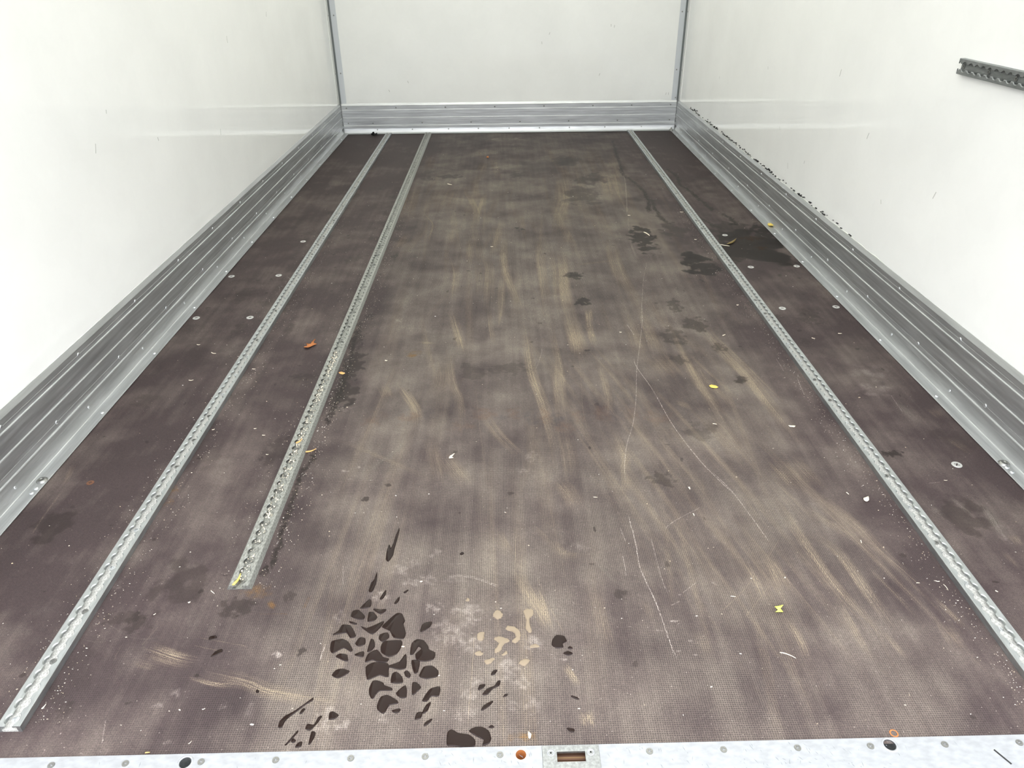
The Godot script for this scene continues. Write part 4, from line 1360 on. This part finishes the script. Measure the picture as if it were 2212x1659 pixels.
	patch(t, "water_patch", [-0.5148,-0.1593,-0.5102,-0.1704,-0.5014,-0.1748,-0.4995,-0.1691,-0.506,-0.1636], "m_water", .0011)
	t = film("water_drop", "round dark dot on the tan scuff beside the boot print", "water drop")
	patch(t, "water_patch", [-0.4246,-0.0959,-0.4231,-0.0989,-0.4196,-0.0958,-0.4207,-0.0922], "m_water", .0011)
	t = film("dried_mud", "patch of beige dried mud flakes right of the wet boot print", "dried mud")
	patch(t, "mud_flake", [-0.067,-0.2321,-0.0651,-0.2424,-0.0575,-0.2449,-0.0511,-0.2366,-0.0549,-0.2286,-0.0612,-0.2262], "m_mud", .0016)
	patch(t, "mud_flake", [-0.0928,-0.186,-0.0914,-0.1981,-0.082,-0.1988,-0.0813,-0.1888,-0.0853,-0.1822], "m_mud", .0016)
	patch(t, "mud_flake", [-0.0652,-0.1854,-0.0598,-0.1898,-0.05,-0.1881,-0.0427,-0.185,-0.0403,-0.1804,-0.05,-0.1761,-0.0537,-0.1645,-0.0621,-0.1574,-0.0645,-0.1618,-0.0573,-0.1763], "m_mud", .0016)
	patch(t, "mud_flake", [-0.0462,-0.2048,-0.0425,-0.211,-0.0301,-0.2076,-0.0229,-0.1982,-0.0237,-0.1846,-0.0306,-0.1772,-0.0367,-0.1803,-0.0304,-0.1877,-0.0315,-0.1969,-0.0401,-0.2016], "m_mud", .0016)
	patch(t, "mud_flake", [-0.0168,-0.2407,-0.009,-0.2471,-0.0002,-0.2437,-0.0005,-0.2339,-0.0072,-0.2244,-0.0043,-0.1994,-0.0093,-0.1979,-0.014,-0.2057,-0.0117,-0.2245], "m_mud", .0016)
	patch(t, "mud_flake", [-0.0967,-0.1581,-0.0885,-0.1623,-0.0824,-0.1564,-0.0895,-0.1536], "m_mud", .0016)
	patch(t, "mud_flake", [-0.0809,-0.1435,-0.0644,-0.148,-0.069,-0.1404,-0.0761,-0.1364], "m_mud", .0016)
	patch(t, "mud_flake", [-0.0266,-0.1382,-0.0193,-0.1451,-0.0087,-0.1435,-0.0173,-0.1338], "m_mud", .0016)
	patch(t, "mud_flake", [-0.0091,-0.1679,-0.0004,-0.1736,0.0078,-0.1691,-0.0043,-0.167], "m_mud", .0016)
	patch(t, "mud_flake", [-0.0537,-0.1543,-0.0453,-0.1614,-0.0441,-0.1556,-0.0513,-0.1529], "m_mud", .0016)
	patch(t, "mud_flake", [-0.1145,-0.2677,-0.1121,-0.2734,-0.1081,-0.2693,-0.1105,-0.2659], "m_mud", .0016)
	leaf("oak_leaf", "brown lobed dry oak leaf lying between the two close rails", "leaf", [-0.6128,-1.2108,-0.6138,-1.2211,-0.6071,-1.225,-0.6129,-1.2397,-0.5996,-1.2383,-0.6008,-1.2477,-0.5941,-1.2591,-0.5902,-1.2611,-0.5937,-1.2507,-0.5892,-1.2369,-0.5808,-1.2314,-0.5866,-1.2275,-0.5917,-1.2204,-0.5997,-1.2053,-0.61,-1.2046], "leaf_brown", 0.)
	leaf("yellow_leaf", "small yellow leaf lying on the tan scuffed boards", "leaf", [0.4775,-0.9681,0.486,-0.9755,0.4956,-0.9717,0.4999,-0.9616,0.4875,-0.9579], "leaf_yellow", 0.)
	leaf("petal", "folded white petal in the middle of the worn floor", "petal", [-0.1692,-0.678,-0.1672,-0.6866,-0.1571,-0.693,-0.163,-0.6822,-0.1589,-0.6777,-0.1665,-0.6757], "pale", 0.)
	leaf("leaf_scrap", "pale green hourglass leaf scrap with two lobes", "leaf", [0.4081,-0.2412,0.4126,-0.2429,0.4233,-0.2434,0.4165,-0.2367,0.4187,-0.2295,0.4051,-0.2291,0.4121,-0.2352], "leaf_green", 0.)
	leaf("foam_crumb", "white ragged crumb beside the lone far rail", "crumb", [0.6798,-0.5203,0.6909,-0.5237,0.6881,-0.5135,0.681,-0.5082,0.6783,-0.5141], "pale", 0.)
	leaf("paper_flake", "curled cream flake on the edge of a long tan scuff", "flake", [0.618,-0.7845,0.6255,-0.7862,0.634,-0.7831,0.6296,-0.7783,0.6208,-0.7805], "pale", 0.)
	leaf("leaf_crumb", "yellow crumb on the aluminium kick plate flange", "crumb", [1.0307,-2.2358,1.0402,-2.2504,1.053,-2.2454,1.0519,-2.22,1.0331,-2.206], "leaf_yellow", .004)
	leaf("wet_leaf", "olive wet leaf with a stalk in the black stain behind the rail", "leaf", [0.8053,-2.0208,0.8247,-2.0425,0.8548,-2.0614,0.8356,-2.0328,0.8154,-2.0165], "leaf_olive", 0.)
	leaf("wood_chip", "tan wood chip touching the foot of the rail at its joint", "wood chip", [-0.4868,-1.0655,-0.4802,-1.0716,-0.4693,-1.0637,-0.4744,-1.0576], "wood", 0.)
	leaf("plaster_chip", "cream wedge chip on the floor edge above the drilled rusty hole", "chip", [-0.0158,-0.0212,-0.0112,-0.0168,-0.0128,-0.0104,-0.0154,-0.0111], "pale", 0.)
	leaf("orange_chip", "tiny orange chip on the far grey boards", "chip", [-0.1352,-3.4743,-0.1236,-3.4846,-0.1218,-3.4464,-0.1307,-3.4361], "rust", 0.)
	sliver("straw", "pale curved straw on the bare boards below the green leaf scrap", "straw", "", 0.3865, -0.1494, 0.408, -0.1379, 0.002, "pale", 0)
	sliver("wood_splinter", "pointed wood splinter leaning beside the short rail", "splinter", "", -0.491, -0.7072, -0.4705, -0.7216, 0.0055, "wood", 0)
	sliver("wood_splinter", "yellow wood splinter lodged in the open end of the short rail", "splinter", "", -0.5228, -0.3036, -0.5188, -0.3323, 0.0065, "leaf_yellow", 0.0065)
	sliver("wood_splinter", "orange wood splinter on top of the short rail", "splinter", "", -0.515, -0.7275, -0.5074, -0.7461, 0.0061, "wood", 0.0105)
	sliver("straw", "cream straw on the wet stain beside the lone rail", "straw", "", 0.5161, -2.1716, 0.531, -2.1287, 0.0056, "pale", 0)
	sliver("straw", "cream straw poking out under the lone rail beside the olive leaf", "straw", "", 0.7796, -2.0166, 0.8121, -1.9998, 0.0044, "pale", 0)
	sliver("straw", "thin straw below the end of the short rail", "straw", "", -0.5621, -0.2994, -0.5536, -0.2924, 0.0014, "pale", 0)
	sliver("wood_splinter", "cream splinter near the near end of the outer rail", "splinter", "", -0.7321, -0.0711, -0.7308, -0.0802, 0.003, "pale", 0)
	sliver("wood_chip", "tan wood chip lying against the threshold plate", "wood chip", "", -0.5499, 0.0006, -0.5437, -0.0001, 0.0023, "wood", 0)
	sliver("wood_splinter", "pale splinter standing clear of the threshold plate", "splinter", "", -0.4946, -0.0119, -0.4918, -0.0168, 0.0013, "pale", 0)
	sliver("seed", "cream seed left of the short rail end", "seed", "", -0.5917, -0.272, -0.5886, -0.2745, 0.0032, "pale", 0)
	sliver("wood_shaving", "white sliver between the kick plate and the outer rail, lying level with the oak leaf", "shaving", "pale shavings on the floor", -0.8695, -1.1943, -0.8544, -1.1885, 0.0029, "pale", 0)
	sliver("wood_shaving", "white sliver below the level one, between kick plate and outer rail", "shaving", "pale shavings on the floor", -0.8757, -1.0397, -0.8637, -1.0411, 0.0027, "pale", 0)
	sliver("wood_shaving", "pale flake beside the kick plate flange above two white slivers", "shaving", "pale shavings on the floor", -0.9284, -1.2444, -0.9187, -1.2441, 0.0029, "pale", 0)
	sliver("wood_shaving", "small tan sliver alone in the dark lane between the two close rails, lower of two", "shaving", "pale shavings on the floor", -0.6088, -0.7789, -0.6018, -0.7787, 0.0021, "pale", 0)
	sliver("wood_shaving", "small tan sliver alone in the dark lane between the two close rails, upper of two", "shaving", "pale shavings on the floor", -0.6363, -0.8064, -0.6305, -0.8081, 0.0021, "pale", 0)
	sliver("wood_shaving", "short cream sliver close beside the short rail joint in the dark lane", "shaving", "pale shavings on the floor", -0.579, -0.7029, -0.573, -0.7027, 0.0018, "pale", 0)
	sliver("wood_shaving", "pale shaving right against the outer rail, level with the white slivers", "shaving", "pale shavings on the floor", -0.7259, -1.0959, -0.7168, -1.0956, 0.0024, "pale", 0)
	sliver("wood_shaving", "pale shaving against the outer rail foot, level with the rail joint", "shaving", "pale shavings on the floor", -0.7339, -0.8043, -0.7286, -0.8079, 0.0021, "pale", 0)
	sliver("wood_shaving", "pale level shaving on the tan scuffs below the small yellow leaf", "shaving", "pale shavings on the floor", 0.4444, -0.799, 0.4534, -0.7962, 0.0022, "pale", 0)
	sliver("wood_shaving", "tiny bright speck of shaving beside a short white scratch in mid floor", "shaving", "pale shavings on the floor", 0.2934, -1.286, 0.3003, -1.2858, 0.0027, "pale", 0)
	sliver("wood_shaving", "curled white shaving on the dark boards between leaf and lone rail", "shaving", "pale shavings on the floor", 0.5884, -1.254, 0.5982, -1.2612, 0.0034, "pale", 0)
	sliver("wood_shaving", "white star-like shaving near the lone rail, by a big flat floor screw", "shaving", "pale shavings on the floor", 0.6884, -1.4639, 0.6949, -1.4673, 0.0044, "pale", 0)
	sliver("wood_shaving", "pale sliver in the swept pile beside the lone rail, near its end", "shaving", "pale shavings on the floor", 0.7088, -0.2951, 0.7162, -0.2935, 0.0018, "pale", 0)
	sliver("wood_shaving", "thin long sliver slanting away from the swept pile at the lone rail", "shaving", "pale shavings on the floor", 0.7188, -0.2866, 0.7197, -0.2729, 0.0012, "pale", 0)
	sliver("wood_shaving", "upright white shaving on the broad tan scuff near the white crumb", "shaving", "pale shavings on the floor", 0.6225, -0.3998, 0.6208, -0.3919, 0.0018, "pale", 0)
	sliver("wood_shaving", "pale shaving lying across the end of the bright tan scuff line", "shaving", "pale shavings on the floor", 0.6733, -0.2906, 0.6794, -0.2905, 0.0014, "pale", 0)
	sliver("wood_shaving", "pale seed-like shaving in the lane beyond the lone rail, nearest the threshold", "shaving", "pale shavings on the floor", 0.7998, -0.2698, 0.8032, -0.2671, 0.0024, "pale", 0)
	sliver("wood_shaving", "cream shaving beside the white ragged crumb, on its inner side", "shaving", "pale shavings on the floor", 0.6531, -0.5396, 0.6558, -0.5332, 0.0022, "pale", 0)
	sliver("wood_shaving", "thin pale shaving in the lane beyond the lone rail, below the big floor screw", "shaving", "pale shavings on the floor", 0.8727, -0.5749, 0.88, -0.5747, 0.0015, "pale", 0)
	sliver("wood_shaving", "white level sliver beyond the lone rail, below the pair of flat screws", "shaving", "pale shavings on the floor", 0.8395, -1.2334, 0.8479, -1.2287, 0.0027, "pale", 0)
	sliver("wood_shaving", "pale flake beyond the lone rail, close to the kick plate flange", "shaving", "pale shavings on the floor", 0.9258, -1.2579, 0.9366, -1.2576, 0.0031, "pale", 0)
	sliver("wood_shaving", "tan sliver on dark boards left of the short rail end", "shaving", "pale shavings on the floor", -0.6407, -0.2468, -0.6382, -0.2503, 0.0016, "pale", 0)
	sliver("wood_shaving", "white sliver left of the drips and above the threshold", "shaving", "pale shavings on the floor", -0.4946, -0.0661, -0.4906, -0.0679, 0.0016, "pale", 0)
	sliver("wood_shaving", "bright chip left of the white sliver above the threshold", "shaving", "pale shavings on the floor", -0.5286, -0.0664, -0.526, -0.0648, 0.0021, "pale", 0)
	sliver("wood_shaving", "pale shaving touching the lone rail above the dark stain", "shaving", "pale shavings on the floor", 0.7165, -2.4334, 0.7312, -2.4311, 0.004, "pale", 0)
	sliver("wood_shaving", "cream shaving between the lone rail and the dark wet stain", "shaving", "pale shavings on the floor", 0.6973, -2.081, 0.7064, -2.0806, 0.0041, "pale", 0)
	sliver("wood_shaving", "cream shaving at the edge of the worn patch above the dark stain", "shaving", "pale shavings on the floor", 0.4855, -2.3938, 0.4964, -2.3933, 0.0045, "pale", 0)
	sliver("wood_shaving", "pale flake on the far boards by the short rail's second length", "shaving", "pale shavings on the floor", -0.3156, -2.9246, -0.2931, -2.9108, 0.0057, "pale", 0)
	sliver("wood_shaving", "cream flake in mid floor among the fan of tan streaks, far part", "shaving", "pale shavings on the floor", -0.0939, -2.0291, -0.0841, -2.0313, 0.004, "pale", 0)
	sliver("wood_shaving", "thin level yellow sliver on the mesh boards above the long white scratch", "shaving", "pale shavings on the floor", 0.1343, -0.5378, 0.1426, -0.5368, 0.0014, "pale", 0)
	sliver("wood_shaving", "bent white shaving right of the long white scratch top", "shaving", "pale shavings on the floor", 0.3347, -0.5655, 0.3365, -0.557, 0.0017, "pale", 0)
	sliver("wood_shaving", "upright white sliver below the bent white shaving", "shaving", "pale shavings on the floor", 0.3254, -0.4824, 0.3261, -0.4754, 0.0021, "pale", 0)
	sliver("wood_shaving", "pale level sliver left of the green leaf scrap", "shaving", "pale shavings on the floor", 0.3408, -0.2674, 0.3495, -0.2661, 0.0016, "pale", 0)
	sliver("wood_shaving", "white shaving at the near end of the long curved scratch", "shaving", "pale shavings on the floor", 0.3365, -0.5653, 0.3376, -0.5595, 0.0022, "pale", 0)
	sliver("wood_shaving", "white bead near the short rail, by the ochre stain", "shaving", "pale shavings on the floor", -0.3728, -1.1324, -0.3663, -1.1322, 0.0039, "pale", 0)
	# black scrap against the front kick plate, and a lump in the other front corner
	var lump := begin()
	for k in 7:
		var a := k * 0.9
		var c := Vector3(cos(a) * 0.012, 0.004 + 0.004 * (k % 3), sin(a) * 0.008)
		var b := Basis(Vector3(sin(k * 2.0), cos(k * 1.3), 0.4).normalized(), k * 1.1)
		var e := [Vector3(-0.016, 0, -0.004), Vector3(0.015, 0.001, -0.005), Vector3(0.012, 0, 0.006), Vector3(-0.013, -0.001, 0.005)]
		for i in 4:
			e[i] = c + b * e[i]
			e[i].y = maxf(e[i].y, 0.0008)
		quad(lump, e[0], e[1], e[2], e[3], Vector3.UP)
		for i in 4:
			e[i].y += 0.0015
		quad(lump, e[0], e[1], e[2], e[3], Vector3.UP)
	tag(put(self, "plastic_scrap", done(lump), M.black, Transform3D(Basis(), Vector3(-0.845, 0, -4.075))), "small crumpled black scrap against the front kick plate beside the outer rail", "scrap")
	var nut := thing("corner_bolt", Vector3(1.017, 0.0034, -4.105))
	tag(nut, "dull metal bolt with a smear of sealant in the front corner", "bolt")
	put(nut, "washer", lathe(PackedVector2Array([Vector2(0.013, 0), Vector2(0.013, 0.002), Vector2(0.006, 0.002)]), 16), M.screw)
	put(nut, "hex_head", lathe(PackedVector2Array([Vector2(0.009, 0.002), Vector2(0.009, 0.010), Vector2(0.006, 0.012), Vector2(0, 0.012)]), 6), M.screw)
	put(nut, "stud", lathe(PackedVector2Array([Vector2(0.004, 0.012), Vector2(0.004, 0.021), Vector2(0, 0.022)]), 10), M.screw)

	# sawdust and grit swept against the rails
	var chip := begin()
	var e := [Vector3(-0.5, 0, -0.3), Vector3(0.45, 0, -0.35), Vector3(0.5, 0, 0.3), Vector3(-0.4, 0, 0.35)]
	var up := [Vector3(-0.35, 0.35, -0.15), Vector3(0.35, 0.45, -0.2), Vector3(0.3, 0.4, 0.2), Vector3(-0.3, 0.3, 0.2)]
	quad(chip, up[0], up[1], up[2], up[3], Vector3.UP)
	for i in 4:
		quad(chip, e[i], e[(i + 1) % 4], up[(i + 1) % 4], up[i], e[i] + e[(i + 1) % 4])
	var chip_mesh := done(chip)
	var dust := StandardMaterial3D.new()
	dust.vertex_color_use_as_albedo = true
	dust.roughness = 0.9
	for g in 2:
		var places: Array[Transform3D] = []
		var tints := PackedColorArray()
		var count := 2400 if g == 0 else 520
		for k in count:
			var x := 0.0
			var z := 0.0
			if g == 0:
				var at := k % 10
				var side: float = [-0.734, -0.734, -0.486, -0.486, -0.486, -0.541, 0.734, 0.734, 0.734, -0.782][at]
				var out: float = [1, 1, 1, 1, 1, -1, -1, -1, -1, -1][at]
				x = side + out * absf(rng.randfn(0.0, 0.022))
				z = -0.05 - 2.5 * pow(rng.randf(), 1.5)
				if at >= 2 and at <= 5 and z > -0.3:
					z -= rng.randf_range(0.2, 0.9)
			else:
				x = rng.randf_range(-1.0, 1.0)
				z = -0.02 - 3.6 * pow(rng.randf(), 1.4)
				if absf(absf(x) - 0.757) < 0.02 or absf(x + 0.5135) < 0.025:
					continue
			var s := rng.randf_range(0.0007, 0.0022) * (1.5 if rng.randf() < 0.08 else 1.0)
			if g == 0:
				s *= 0.62
			var b := Basis(Vector3.UP, rng.randf() * TAU).scaled(Vector3(s * rng.randf_range(0.8, 2.0), s, s))
			places.append(Transform3D(b, Vector3(x, 0.0, z)))
			var v := rng.randf()
			tints.append(Color(0.62, 0.50, 0.34).lerp(Color(0.80, 0.78, 0.72), v) * rng.randf_range(0.35, 0.9))
		var mm := MultiMesh.new()
		mm.transform_format = MultiMesh.TRANSFORM_3D
		mm.use_colors = true
		mm.mesh = chip_mesh
		mm.instance_count = places.size()
		for i in places.size():
			mm.set_instance_transform(i, places[i])
			mm.set_instance_color(i, tints[i])
		var mi := MultiMeshInstance3D.new()
		mi.name = "sawdust" if g == 0 else "grit"
		mi.multimesh = mm
		mi.material_override = dust
		add_child(mi, true)
		tag(mi, "fine tan sawdust swept along the edges of the floor rails" if g == 0 else "pale grit strewn thinly over the whole floor", "sawdust" if g == 0 else "grit", "", "stuff")
